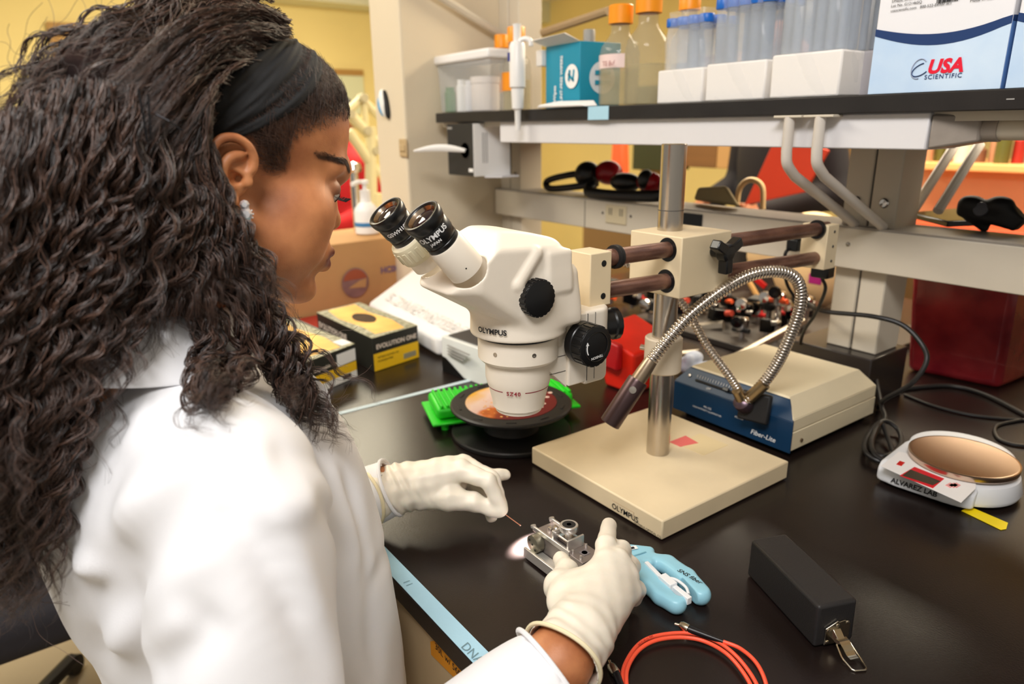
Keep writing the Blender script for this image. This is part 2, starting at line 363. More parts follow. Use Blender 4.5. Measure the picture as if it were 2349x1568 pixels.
decal('tape_strip',mat('pale_blue_tape',S(196,214,222),rough=.6),[(a0[0]-.001,-.6+.16),(a0[0]+dx,-.44),(a1[0]+dx,.12),(a1[0]-.001,.12)],.0008,'pale blue tape line running back across the bench beside the green rack','tape',.0004)
# orange label on the drawer front
f0=EY+.0055
pts=[P(0,0,0)]*4
def onf(px,py): p=PY(px,py,f0); return (p[0],p[2])
lab=[onf(988,1470),onf(1000,1468),onf(1064,1540),onf(1046,1556),onf(990,1500)]
o=MB().prism(lab,(0,f0,0),UX,UZ,.0006).build('tape_label',mat('orange_tape',S(214,140,28),rough=.6),smooth=False)
tag(o,'orange tape label with handwriting on the drawer front under the bench edge','label')
A=PY(1000,1484,f0);B=PY(1055,1548,f0)
text('30L w/ 560',o,INK,A+npv((0,-.0008,0)),B-A,np.cross(npv((0,-1,0)),nrm(B-A)),.011,lift=.0006)
# ---------------------------------------------------------------- shelving frame on the bench
t=thing('shelving_frame','beige metal shelving frame with black upper shelf rising from the bench spine','shelving',(.05,.45,0))
SPINE=mat('black_spine_box',S(42,36,34),rough=.25)
MB().bb((-.052,.395,0),(.102,.52,.092)).build('spine_box',SPINE,t,bevel=.002)
for i,x0 in enumerate((.003,-1.0)):
    u=MB().bb((x0,.425,.092 if i==0 else 0),(x0+.043,.50,.95)).bb((x0+.046,.425,.092 if i==0 else 0),(x0+.089,.50,.95)).build('upright',FRAMEC,t,bevel=.0025)
    MB().bb((x0+.0435,.428,.1),(x0+.0455,.498,.94)).build('slot',DGREY,u,smooth=False)
    for dx in (.022,.068):
        MB().lathe([(.008,0),(.008,.002),(.006,.004),(0,.0045)],(x0+dx,.425,.345),(0,-1,0),20).build('bolt',CHROME,u)
BT=.303
rail=MB().bb((-.995,.40,.236),(.95,.424,BT)).build('front_rail',FRAMEC,t,bevel=.002)
MB().bb((-.995,.401,BT-.0005),(.95,.50,BT+.003)).build('rail_top',mat('grey_rail_top',S(150,142,132),rough=.4),t,smooth=False)
for xs in (-.62,-.03,.35):
    MB().bb((xs,.3992,.237),(xs+.0015,.4003,BT-.002)).build('seam',DGREY,rail,smooth=False)
c=PY(1945,560,.40); MB().lathe([(.004,0),(.003,.0015),(0,.002)],c,(0,-1,0),16).build('screw',STEEL,rail)
def outlet(cx,cz):
    o=MB().bb((cx-.033,.397,cz-.021),(cx+.033,.4,cz+.021)).build('outlet',mat('ivory_plastic',S(206,192,160),rough=.4),t,bevel=.0015)
    for sx in (-.017,.017):
        for dz in (.006,-.002): MB().bb((cx+sx-.004+ (0 if dz>0 else .0),.3965,cz+dz),(cx+sx-.002,.3975,cz+dz+.008)).bb((cx+sx+.003,.3965,cz+dz),(cx+sx+.005,.3975,cz+dz+.008)).build('slot',DGREY,o,smooth=False)
    for sx in (-.045,.045): MB().lathe([(.0035,0),(.0025,.0012),(0,.0014)],(cx+sx,.4,cz),(0,-1,0),12).build('screw',DGREY,t)
c=PY(1414,492,.40); outlet(c[0],c[2])
c=PY(1590,503,.40); MB().bb((c[0]-.024,.396,c[2]-.012),(c[0]+.024,.4,c[2]+.012)).build('meter_window',mat('black_gloss',S(12,12,13),rough=.15),t,bevel=.001)
SZ0,SZ1,SY=.481,.504,.20
sb=MB().bb((-.962,SY,SZ0),(.95,.52,SZ1)).build('shelf_board',mat('black_shelf',S(36,33,32),rough=.35,var=.15,vs_=20),t,bevel=.0015)
for xx,l in ((.32,.012),(.345,.02),(.30,.008)): MB().bb((xx,SY-.0006,.492),(xx+l,SY+.0002,.4935)).build('scratch',GREY,sb,smooth=False)
fx=PY(2124,345,.215)[0]
MB().bb((-.70,.212,.436),(fx,.30,SZ0)).build('light_fixture',SHELFW,t,bevel=.002)
MB().bb((-.962,.222,.470),(.95,.24,SZ0)).build('shelf_lip',FRAMEC,t,smooth=False)
# taped end and pipe at the right of the fixture
MB().hexa([(fx+.001,.214,.437),(fx+.05,.235,.446),(fx+.05,.28,.446),(fx+.001,.296,.437)],[(fx+.001,.214,.478),(fx+.05,.23,.478),(fx+.05,.28,.478),(fx+.001,.296,.478)]).build('taped_end',mat('grey_tape',S(150,140,130),rough=.35,var=.1,vs_=30,bump=.5,bs=40),t,bevel=.003)
MB().cyl((fx+.045,.25,.461),(.95,.25,.461),.0135).build('pipe',FRAMEC,t)
MB().cyl((fx+.04,.25,.461),(fx+.066,.25,.461),.0155).build('pipe_collar',mat('grey_tape',S(150,140,130)),t)
def strut(px0,py0,px1,py1,px2,py2):
    a=PY(px0,py0,.195);b=PY(px1,py1,.195);x=a[0]; e=PY(px2,py2,.40)
    p=[(x,.195,SZ0-.002),(x,.195,b[2]+.02),(x,.2,b[2]+.002),(x,.222,b[2]-.016),(x-.0,.385,BT+.018),(x,.41,BT+.006)]
    pp=[npv(p[0])]+smooth_path(p[1:4],5)+[npv(p[4]),npv(p[5])]
    o=MB().tube(pp,.0075,14).build('strut',mat('strut_enamel',S(208,200,190),rough=.4),t); MB().bb((x-.022,.188,SZ0-.004),(x+.022,.214,SZ0-.0005)).build('strut_clip',FRAMEC,o,bevel=.001)
strut(1810,290,1800,380,1930,490); strut(1880,290,1866,380,2000,495)
# rear struts
for px in (2190,2245):
    a=PY(px,345,.62); b=PY(px-135,470,.50); MB().tube([a+npv((0,0,.01)),npv((a[0],.505,.33))],.008,10).build('strut',mat('strut_enamel',S(208,200,190)),t)
MB().bb((-.962,.52,SZ0),(.95,.80,SZ1)).build('rear_shelf_board',MATS['black_shelf'],t,bevel=.0015)
tag(MB().bb((PY(1350,248,SY)[0],SY-.0012,PY(1350,275,SY)[2]),(PY(1397,248,SY)[0],SY-.0002,SZ1)).build('tape_strip',TAPEB,smooth=False),'short piece of light blue tape on the shelf edge under the teal box','tape')
# ---------------------------------------------------------------- stereo microscope on boom stand
T=thing('stereo_microscope','cream stereo microscope with two black eyepieces hanging from a twin rod boom stand','microscope',(.036,-.046,0))
PXc,PYc=.033,-.041
MB().bb((-.088,-.173,.002),(.162,.079,.028)).build('base_plate',BEIGE,T,bevel=.002)
for fx_,fy in ((-.07,-.155),(.145,-.155),(.145,.06),(-.07,.06)): MB().cyl((fx_,fy,0),(fx_,fy,.003),.01).build('rubber_foot',BLKM,T)
def basetext(s,px0,py0,px1,py1,size,m=INK,bold=.01):
    a=PY(px0,py0,-.1732);b=PY(px1,py1,-.1732); return text(s,T,m,(a[0],-.1735,a[2]),UX,UZ,size,bold)
basetext('OLYMPUS',1404,1163,1440,1180,.0105); 
a=PY(1455,1196,-.1732); text('OLYMPUS OPTICAL CO.',T,INK,(a[0],-.1735,a[2]-.001),UX,UZ,.0042)
for q0,q1 in (((1404,1146),(1454,1175)),((1454,1175),(1452,1192))):
    a=PY(*q0,-.1732);b=PY(*q1,-.1732); MB().tube([a,b],.00025,4).build('engraved_line',mat('tan_line',S(170,140,105)),T,smooth=False)
# sticker behind post
pts=[P(x,y,.0283)[:2] for x,y in ((1480,965),(1545,946),(1592,970),(1540,1003))]
MB().prism([tuple(p) for p in [(.0,.0),(.05,.0),(.05,.055),(.0,.055)]],(.03,.0,.0278),UX,UY,.0006).build('sticker',mat('cream_sticker',S(226,205,160),rough=.5),T,smooth=False)
MB().prism([(.0,.0),(.02,.0),(.028,.03),(.0,.035)],(.022,-.004,.0281),UX,UY,.0006).build('sticker_patch',mat('pink_print',S(225,110,105),rough=.5),T,smooth=False)
MB().lathe([(.0160,0),(.0160,.4185),(.0150,.4195),(0,.4195)],(PXc,PYc,.028),n=48).build('post',STEEL,T)
MB().lathe([(.01635,0),(.01635,.001)],(PXc,PYc,.366),n=40).build('post_groove',DGREY,T)
MB().lathe([(.0162,.0),(.0235,.0),(.0250,.0015),(.0250,.0465),(.0235,.048),(.0162,.048)],(PXc,PYc,.150),n=48).build('post_collar',CREAM,T)
MB().cyl((PXc-.025,PYc,.175),(PXc-.037,PYc-.004,.175),.004).build('collar_screw',CHROME,T)
RX=.065
MB().bb((.002,-.080,.2655),(.0875,.014,.341)).build('clamp_block',BEIGE,T,bevel=.0015)
ru=(PX(1400,590,RX),PX(1880,525,RX)); rl=(PX(1400,664,RX),PX(1880,590,RX))
def rod(a,b):
    d=nrm(b-a); return MB().tube([a-d*.02,a+d*.1,a+d*.25,b+d*.02],.0098,28).build('boom_rod',RUST,T)
for a,b in (ru,rl):
    rod(a,b); d=nrm(b-a)
    c=a+d*((-.080-a[1])/d[1]); MB().lathe([(.0099,.0005),(.0145,.0005),(.0150,-.0005),(.0150,-.003),(.0099,-.003)],c,(0,-1,0),32).build('rod_bushing',BLK,T)
# star knob on the +x side
c=PX(1655,578,.100); c[0]=.0875
kn=MB().cyl((.0870,c[1],c[2]),(.101,c[1],c[2]),.0075).lathe([(.011,0),(.0115,.004),(.0115,.013),(.010,.015),(0,.0155)],(.099,c[1],c[2]),(1,0,0),24)
for k in range(3):
    a=math.radians(90+30+120*k+ (0)); a=math.radians([150,30,268][k]); dy,dz=-math.cos(a),math.sin(a)
    kn.box((.107,c[1]-dy*-.013,c[2]+dz*.013),(.014,.026,.0125),R=rotx(math.atan2(dz,dy)))
kn.build('clamp_knob',BLK,T,bevel=.002)
# end blocks
fb0=PY(1320,575,-.221)[0]
MB().bb((.045,-.222,.2755),(.082,-.190,.3365)).build('front_end_block',BEIGE,T,bevel=.0012)
for pz in (.324,.287): MB().lathe([(.0036,0),(.0036,.0004),(.0024,.0006),(0,.0003)],(.082,-.202,pz),(1,0,0),20).build('set_screw',BLK,T)
d=nrm(ru[1]-ru[0]); 
for off in (.0,.004): MB().lathe([(.0099,-.0018),(.0135,-.0018),(.0140,0),(.0135,.0018),(.0099,.0018)],ru[0]+d*(off-.0)+d*.006,d,32).build('stop_ring',BLKM,T)
yb=PX(1905,515,.082)[1]
MB().bb((.040,yb-.004,.259),(.082,yb+.026,.3255)).build('rear_end_block',BEIGE,T,bevel=.0012)
for pz in (.315,.293,.271): MB().lathe([(.0022,0),(.0018,.0008),(0,.001)],(.082,yb+.014,pz),(1,0,0),12).build('set_screw',BLK,T)
MB().lathe([(.0099,0),(.014,0),(.014,-.004),(.0099,-.004)],(RX,yb-.004,ru[1][2]),(0,1,0),28).build('rod_bushing',BLK,T)
# --- microscope body
BX,BY=.060,-.305
s=SDF((.0,-.42,.235),(.12,-.235,.39),.0012)
s.box((BX,-.333,.322),(.048,.078,.052),rnd=.005,k=0)
s.plane((0,-.66,.75),(0,-.372,.3515),.002); s.plane((0,-.50,-.866),(0,-.375,.3005),.004)
s.plane((0,.90,.42),(0,-.275,.346),.014); s.plane((0,.25,.97),(0,-.30,.3665),.006)
for sg in (-1,1):
    s.plane((sg*.62,.05,.78),(BX+sg*.036,-.33,.3665),.003)
    s.plane((sg*.62,-.45,-.62),(BX+sg*.047,-.372,.312),.004)
    s.plane((sg*.80,-.58,.0),(BX+sg*.0475,-.385,.312),.003)
s.cone((BX,BY,.306),(BX,BY,.262),.050,.0515,.006)
s.box((BX,-.285,.303),(.046,.03,.032),rnd=.012,k=.008)
# flaring shoulder under the zoom knob and raised parallelogram panel
for sg in (-1,1):
    s.cone((BX+sg*.030,-.315,.300),(BX+sg*.030,-.302,.272),.020,.012,.012)
    s.cone((BX+sg*.022,-.3205,.3088),(BX+sg*.0285,-.3205,.3088),.0225,.0215,.003)
    Rp=rotx(math.radians(-42))
    b0_,b1_,b2_=PX(1226,582,.104),PX(1184,652,.104),PX(1205,690,.104)
    for q0_,q1_ in ((b0_,b1_),(b1_,b2_)): s.cone((BX+sg*.0435,q0_[1],q0_[2]),(BX+sg*.0435,q1_[1],q1_[2]),.0080,.0085,.002)
    s.box((BX+sg*.0435,-.288,.330),(.0075,.016,.022),None,.004,.005)
s.plane((0,0,-1),(0,0,.2605),.003)
# recessed eyepiece seat
e=nrm((0,-.653,.757))
for sx in (-.031,.031):
    c=npv((BX+sx,-.3885,.3445)); s.cone(c+e*.0,c+e*.03,.0205,.0205,.0012,'sub')
V,Q=s.mesh(); V=relax(V,Q,1,.4); fast_mesh('body',V,Q,CREAMW,T)
# body lower sleeve, ring, objective barrel
def zf(y): return PX(1188,y,BX)[2]
MB().lathe([(.040,.262),(.0425,.262),(.0425,.2575),(.0420,.2572)],(BX,BY,0),n=64).build('body_sleeve',CREAMW,T)
MB().lathe([(.0425,.2588),(.0432,.2584),(.0432,.2572),(.0425,.257)],(BX,BY,0),n=64).build('seam_ring',BLK,T)
MB().lathe([(.036,.2570),(.0425,.2572),(.0437,.2560),(.0437,.2335),(.0405,.2300),(.0360,.2292)],(BX,BY,0),n=72).build('mount_ring',CREAMW,T)
MB().lathe([(.034,.231),(.0362,.2295),(.0362,.210),(.0340,.2015),(.0330,.1985),(.0292,.1825),(.0285,.1760),(.0262,.1740),(.0255,.171),(.0235,.170),(.022,.176),(0,.176)],(BX,BY,0),n=72).build('objective_barrel',CREAMW,T,ang=25)
MB().lathe([(.0222,.1755),(0,.1762)],(BX,BY,0),n=40).build('objective_lens',mat('dark_lens',S(10,10,14),rough=.05,spec=1),T)
viewd=nrm(npv((CAM[0]-BX,CAM[1]-BY,0)))
e1=viewd; e2=np.cross(UZ,e1)
MR=mat('maroon_print',S(140,25,45),rough=.5)
def arcband(a0,a1,r,z0,z1,m,name):
    V=[];Fq=[];n=18
    for i in range(n+1):
        a=math.radians(a0+(a1-a0)*i/n)
        for z,rr in ((z0,r[0]),(z1,r[1])): V.append(npv((BX,BY,z))+(e1*math.cos(a)+e2*math.sin(a))*rr)
        if i: k=2*i; Fq.append((k-2,k,k+1,k-1))
    return mkobj(name,V,Fq,m,T,smooth=False)
zb=.2000
rr=(.0336,.0339)
arcband(-78,-30,rr,zb,zb+.0011,MR,'maroon_stripe'); arcband(12,72,rr,zb,zb+.0011,MR,'maroon_stripe')
text_cyl('SZ40',T,MR,(BX,BY,0),(0,0,1),.0340,.0062,math.radians(-9),zb-.0018,bold=.02,ref=e1,sp=1.2,lift=.0009)
text_cyl('OLYMPUS',T,INK,(BX,BY,0),(0,0,1),.0522,.0078,math.radians(-31),.2700,bold=.03,ref=e1,lift=.0012)
for a in (-33,22): 
    dd=e1*math.cos(math.radians(a))+e2*math.sin(math.radians(a)); MB().lathe([(.0024,-.0004),(.0024,.0003),(.0010,.0004),(0,.0001)],npv((BX,BY,.245))+dd*.0437,dd,16).build('set_screw',STEEL,T)
tp_=npv((BX+.010,-.318,.3675)); text('OLYMPUS',T,INK,tp_+npv((.013,.01,.0012)),(-1,0.05,0),(0,-1,.25),.0085,bold=.02)
# eyepieces
def eyepiece(Tp,ring,txts):
    ax=e; base=Tp-ax*.0705
    tb=MB().lathe([(.0165,0),(.0183,.0),(.0183,.001),(.0176,.0345),(.0168,.0362),(.0155,.0362)],base,ax,48).build('eyepiece_tube',CREAMW,T)
    if ring:
        rg=MB()
        rg.lathe([(.0172,.012),(.0205,.0135),(.0215,.017),(.0215,.0315),(.0205,.0345),(.0165,.0360)],base,ax,48).build('diopter_ring',mat('ivory_ring',S(216,208,178),rough=.4),T)
        kb=MB(); u,v,_=basis(ax)
        for k in range(18):
            a=2*math.pi*k/18; c=base+ax*.0245+(u*math.cos(a)+v*math.sin(a))*.0213; er=u*math.cos(a)+v*math.sin(a); et=np.cross(ax,er)
            kb.box(c,(.0018,.0042,.0135),R=np.stack([er,et,ax],1))
        kb.build('grip_ribs',mat('ivory_ring',S(216,208,178)),T,bevel=.0005)
    ep=MB().lathe([(.0150,.034),(.0162,.036),(.0162,.0405),(.0156,.0410),(.0156,.0418),(.0163,.0424),(.0163,.0455),(.0172,.0475),(.0172,.0585),(.0169,.0590),(.0173,.0597),(.0184,.0625),(.0190,.0655),(.0190,.0695),(.0180,.0707),(.0160,.0706),(.0148,.0692),(.0140,.0678)],base,ax,56,closed=True).build('eyepiece',BLK,T,ang=50)
    MB().lathe([(.0147,.0686),(.0143,.0692),(.0128,.0670),(.0120,.0655)],base,ax,48,closed=True).build('lens_bezel',mat('bronze_bezel',S(190,170,150),rough=.2,metal=1),T)
    MB().lathe([(.0123,.0660),(.0100,.0672),(.0060,.0680),(0,.0683)],base,ax,48).build('eye_lens',mat('eye_lens_glass',S(24,12,26),rough=.05,spec=.5),T,ang=180)
    for (st,a,h,sz,spn) in txts: text_cyl(st,T,INKW,base,ax,.0173,sz,a,h,bold=.025,ref=cam_ref(base),spin=spn)
def cam_ref(b): return CAM-b
eyepiece(npv((.0905,-.4335,.3960)),False,[('OLYMPUS',math.radians(-12),.0523,.0072,0),('JAPAN',math.radians(-18),.0472,.0040,0)])
eyepiece(npv((.0290,-.4380,.3950)),True,[('GSWH10X/22',math.radians(2),.0515,.0056,0)])
MB().lathe([(.0008,0),(0,.0003)],npv((.0905,-.4335,.3960))-e*.060+nrm(np.cross(np.cross(e,CAM-npv((.09,-.43,.39))),e))*.0183,nrm(np.cross(np.cross(e,CAM-npv((.09,-.43,.39))),e)),10).build('pin_hole',BLKM,T)
# seam lines on the front lip
# zoom knob
zc=PX(1240,685,.118)
def knob(c,r,h,n,m=BLK,ribs=True,name='knob',ax=(1,0,0)):
    ax=npv(ax); o=npv(c)-ax*h
    k=MB().lathe([(r*.9,0),(r,.0015),(r,h*.38),(r*.965,h*.42),(r*.965,h-.0015),(r*.94,h-.0003),(r*.90,h),(0,h)],o,ax,64)
    ob=k.build(name,m,T,ang=30); u,v,_=basis(ax)
    if ribs:
        rb=MB()
        for i in range(n):
            a=2*math.pi*i/n; er=u*math.cos(a)+v*math.sin(a); et=np.cross(ax,er); rb.box(o+ax*(h*.71)+er*(r*.965),(.0015,2*math.pi*r/n*.62,h*.5),R=np.stack([er,et,ax],1))
        rb.build('grip_ribs',m,ob,bevel=.0005)
    return ob
zk=knob(zc,.0193,.0200,22,name='zoom_knob',m=mat('knob_black',S(17,17,18),rough=.32))
for st,a in (('1.5',62),('2',22),('2.5',-14)):
    text_cyl(('- '+st),T,INKW,zc-UX*.0200,(1,0,0),.0194,.0034,math.radians(a),.0012,ref=(0,-1,0),spin=math.radians(90),up=-1)
fk=PX(1368,795,.123)
knob(fk,.0230,.027,18,name='focus_knob',m=mat('knob_black',S(17,17,18)))
MB().lathe([(.0166,0),(.0166,.0006),(.0160,.0009),(.0154,.0006),(.0154,0)],fk,(1,0,0),48,closed=True).build('knob_rim',BLK,T)
arc=[fk+npv((.0006,-math.cos(math.radians(a))*.0135,math.sin(math.radians(a))*.0135)) for a in range(-30,16,5)]
MB().tube(arc,.0007,5).build('arrow',INKW,T); MB().prism([(-.002,0),(.002,0),(0,.0035)],arc[-1],(0,1,0),(0,0,1),.0004).build('arrow_head',INKW,T,smooth=False)
text('TENSION',T,INKW,fk+npv((.0009,.0085,-.0092)),(0,-1,-.1),(0,.1,-1),.0040,bold=.02)
# focus mount
mt=MB(); mt.bb((.034,-.262,.196),(.0945,-.236,.276)); mt.build('mount_slide',CREAMW,T,bevel=.0015)
s=SDF((.02,-.25,.18),(.11,-.17,.29),.0012); s.box((.0645,-.218,.235),(.031,.0215,.0425),None,.004,0)
s.plane((.75,.66,0),(.088,-.1995,.23),.006); s.plane((-.75,.66,0),(.041,-.1995,.23),.006)
V,Q=s.mesh(); fast_mesh('focus_mount',V,Q,CREAMW,T)
for y in (-.2365,-.2255): MB().bb((.0942,y-.0003,.198),(.0958,y+.0003,.275)).build('seam',DGREY,T,smooth=False)
MB().hexa([(.030,-.288,.2415),(.0905,-.288,.2415),(.0905,-.262,.2415),(.030,-.262,.2415)],[(.030,-.288,.2605),(.0905,-.288,.2605),(.0905,-.262,.2605),(.030,-.262,.2605)]).build('arm',CREAMW,T,bevel=.001)
MB().hexa([(.086,-.2905,.222),(.091,-.2905,.222),(.091,-.262,.194),(.086,-.262,.194)],[(.086,-.2905,.243),(.091,-.2905,.243),(.091,-.262,.243),(.086,-.262,.243)]).build('side_plate',CREAMW,T,bevel=.0006)
for z in (.232,.214): MB().bb((.0905,-.286,z),(.0914,-.264,z+.0006)).build('seam',DGREY,T,smooth=False)
MB().lathe([(.0028,0),(.0026,.0008),(.0012,.0002),(0,.0002)],(.0945,-.2545,.2665),(1,0,0),16).build('cap_screw',STEEL,T)
MB().lathe([(.016,0),(.0175,.002),(.0175,.014),(.019,.016),(.019,.022),(.016,.024),(0,.024)],(.072,-.1975,.250),(.25,1,0),14).build('lock_knob',BLK,T)
# ---------------------------------------------------------------- fibre optic illuminator
I=thing('light_source','cream and blue light source box with a two armed metal gooseneck behind the microscope base','lamp',(.02,.26,0))
x0,x1=-.094,.1265
HOUS=mat('housing_cream',S(224,210,178),rough=.45,var=.03,vs_=10)
V=[]; prof=[(.139,.012),(.139,.058),(.156,.0845),(.355,.0845),(.375,.070),(.375,.012)]
MB().hexa([(x0,.139,.010),(x1,.139,.010),(x1,.375,.010),(x0,.375,.010)],[(x0,.139,.040),(x1,.139,.040),(x1,.375,.040),(x0,.375,.040)]).build('housing_base',HOUS,I,bevel=.0015)
MB().hexa([(x0,.1385,.041),(x1,.1385,.041),(x1,.372,.041),(x0,.372,.041)],[(x0,.1385,.060),(x1,.1385,.060),(x1,.372,.060),(x0,.372,.060)]).hexa([(x0,.1385,.0601),(x1,.1385,.0601),(x1,.372,.0601),(x0,.372,.0601)],[(x0+.020,.158,.086),(x1-.022,.158,.086),(x1-.022,.352,.086),(x0+.020,.352,.086)]).build('housing_cover',HOUS,I,bevel=.001)
for fx2 in (x0+.02,x1-.02):
    for fy in (.16,.35): MB().cyl((fx2,fy,0),(fx2,fy,.011),.008).build('rubber_foot',BLKM,I)
BLUE=mat('blue_panel',S(15,52,84),rough=.42)
MB().hexa([(x0-.001,.1365,.008),(x1+.001,.1365,.008),(x1+.001,.1395,.008),(x0-.001,.1395,.008)],[(x0-.001,.1365,.0575),(x1+.001,.1365,.0575),(x1+.001,.1395,.0575),(x0-.001,.1395,.0575)]).hexa([(x0-.001,.1365,.0577),(x1+.001,.1365,.0577),(x1+.001,.140,.0577),(x0-.001,.140,.0577)],[(x0+.017,.1535,.083),(x1-.019,.1535,.083),(x1-.019,.157,.083),(x0+.017,.157,.083)]).build('front_panel',BLUE,I,bevel=.0008)
def slope(t,x): # point on sloped panel
    return npv((x,.1362+.017*t,.0575+.0255*t))
sn=nrm((0,-.0255,.017)); su=nrm((0,.017,.0255))
a,b=slope(.42,-.055),slope(.42,.018); MB().tube([a+sn*.0005,b+sn*.0005],.0022,8).build('slider_slot',BLKM,I); MB().box(slope(.45,.006)+sn*.004,(.011,.006,.004),R=rotx(math.atan2(.0255,.017))).build('slider_knob',BLK,I,bevel=.001)
for i in range(15):
    c=slope(.66,-.055+i*.0052); MB().box(c+sn*.0006,(.0007,.0045,.0003),R=rotx(math.atan2(.0255,.017))).build('scale_tick',INKW,I,smooth=False)
MB().lathe([(.003,0),(.0025,.0015),(0,.002)],slope(.55,-.070),sn,12).build('panel_screw',STEEL,I); MB().lathe([(.003,0),(.0025,.0015),(0,.002)],slope(.55,.028),sn,12).build('panel_screw',STEEL,I)
text('OFF',I,INKW,slope(.15,-.03)+sn*.0006,UX,su,.005); 
fy=.1362
text('MI-150',I,INKW,(-.030,fy,.030),UX,UZ,.0052); text('HIGH INTENSITY ILLUMINATOR',I,INKW,(-.052,fy,.0245),UX,UZ,.0040); text('POWER',I,INKW,(.030,fy,.033),UX,UZ,.0045)
text('Fiber-Lite',I,INKW,(.060,fy,.017),UX,UZ,.011,bold=.01,shear=.25)
MB().cyl((x1,.165,.022),(x1+.002,.165,.022),.0028).build('side_screw',mat('brown_screw',S(90,70,50)),I)
# gooseneck bracket
gb=PY(1730,930,.128)
br=MB().box(gb+npv((.004,-.004,0)),(.046,.012,.044),R=rotz(.25)@rotx(-.18)).build('gooseneck_bracket',BLKM,I,bevel=.003)
J=npv((gb[0]-.006,.108,gb[2]+.007)); MB().lathe([(.010,-.014),(.0125,-.01),(.0135,0),(.0125,.006),(.008,.010),(0,.011)],J,(0,-.55,.5),24).build('gooseneck_joint',mat('dark_bronze',S(92,76,84),rough=.3,metal=.7),I)
def goose(pts,r,n=26):
    pth=smooth_path(pts,40); L=[0]; 
    for i in range(1,len(pth)): L.append(L[-1]+np.linalg.norm(pth[i]-pth[i-1]))
    tot=L[-1]; N=int(tot/.0008); ss=np.linspace(0,tot,N); A=np.array(pth); B=np.stack([np.interp(ss,L,A[:,k]) for k in range(3)],1)
    prof=[1.0,1.02,1.02,.98,.70,.74]
    return MB().tube(list(B),r,18,rfun=lambda t:r*prof[int(round(t*(N-1)))%6])
G1=[J+npv((.006,.0,.006)),PX(1762,865,.089),P(1800,800,.165)*0+PX(1800,800,.110),PX(1836,700,.128),PX(1826,640,.126),PX(1775,622,.114),PX(1700,640,.099),PX(1600,708,.082),PX(1535,775,.071),PX(1490,832,.058)]
goose(G1,.0082).build('gooseneck_arm',mat('gooseneck_metal',S(205,198,190),rough=.2,metal=1),I,ang=60)
G2=[J+npv((-.004,.004,.008)),PX(1668,855,.045),PX(1620,790,.02),PX(1575,710,-.01),PX(1510,640,-.04),PX(1430,600,-.07),PX(1370,585,-.09),PX(1310,592,-.10),PX(1270,620,-.09)]
goose(G2,.0062).build('gooseneck_arm',mat('gooseneck_metal',S(205,198,190)),I,ang=60)
for a,b,r in ((J+npv((.002,.0,.002)),PX(1755,880,.088),.0090),(J,PX(1690,895,.058),.0078)): MB().cyl(a,b,r,r*.95).build('gooseneck_sleeve',mat('brass_sleeve',S(150,130,98),rough=.3,metal=.9),I)
# lamp head
h0=PX(1490,832,.058); h1=PX(1398,972,.040); hd=nrm(h1-h0)
hl=np.linalg.norm(h1-h0)
hm=mat('dark_bronze_head',S(84,66,66),rough=.32,metal=.75)
hh_=MB().lathe([(.0085,0),(.0088,.004),(.0098,.022),(.0100,.032),(.0090,.033)],h0-hd*.004,hd,32).build('head_sleeve',mat('worn_steel',S(160,142,120),rough=.3,metal=.9),I)
HL=MB().lathe([(.0098,.026),(.0128,.026),(.0134,.029),(.0134,hl-.001),(.0120,hl),(.0112,hl-.001),(.0112,hl-.012),(0,hl-.012)],h0,hd,40).build('lamp_head',hm,I)
sd=nrm(np.cross(np.cross(hd,CAM-h0),hd)); MB().lathe([(.0048,0),(.0046,.0018),(0,.0020)],h0+hd*(.026+.014)+sd*.0130+np.cross(hd,sd)*-.001,sd,20).build('set_screw',STEEL,I)
sp=bpy.data.lights.new('gooseneck_light','SPOT'); so=bpy.data.objects.new('gooseneck_light',sp); sc.collection.objects.link(so); so.location=h1+hd*.004; aim=P(1216,1250,0)
so.rotation_euler=Vector(aim-h1).to_track_quat('-Z','Y').to_euler(); sp.energy=900; sp.spot_size=math.radians(10.5); sp.spot_blend=.9; sp.shadow_soft_size=.004; sp.color=(1,.96,.93)
# ---------------------------------------------------------------- spool with picture disc
SP=thing('cable_reel','black plastic reel with a red and orange picture disc under the microscope objective','reel',(-.197,-.130,0))
c=(-.197,-.130,0)
REEL=mat('reel_black',S(30,29,29),rough=.45)
MB().lathe([(.0,.0),(.094,.0),(.0955,.002),(.0955,.006),(.094,.008),(.055,.009),(0,.009)],c,n=72).build('bottom_flange',REEL,SP)
MB().lathe([(.045,.008),(.043,.015),(.043,.040),(.045,.047)],c,n=48).build('drum',REEL,SP)
tf=MB().lathe([(.0,.046),(.094,.046),(.0965,.048),(.0965,.051),(.094,.053),(.073,.0532),(.0725,.0522),(0,.0522)],c,n=72).build('top_flange',REEL,SP)
for k in range(10):
    a=2*math.pi*k/10; MB().box(npv(c)+npv((math.cos(a)*.084,math.sin(a)*.084,.0534)),(.004,.016,.0012),R=rotz(a)).build('flange_rib',REEL,tf,bevel=.0005)
DISC=bpy.data.materials.new('disc_print'); DISC.use_nodes=True; nt=DISC.node_tree; b=nt.nodes['Principled BSDF']; b.inputs['Roughness'].default_value=.35
tc=nt.nodes.new('ShaderNodeTexCoord'); mp=nt.nodes.new('ShaderNodeMapping'); mp.inputs['Rotation'].default_value=(0,0,-.5); nt.links.new(tc.outputs['Object'],mp.inputs[0]); sx_=nt.nodes.new('ShaderNodeSeparateXYZ'); nt.links.new(mp.outputs[0],sx_.inputs[0])
nz=nt.nodes.new('ShaderNodeTexNoise'); nz.inputs['Scale'].default_value=28; nz.inputs['Detail'].default_value=3; nt.links.new(tc.outputs['Object'],nz.inputs[0])
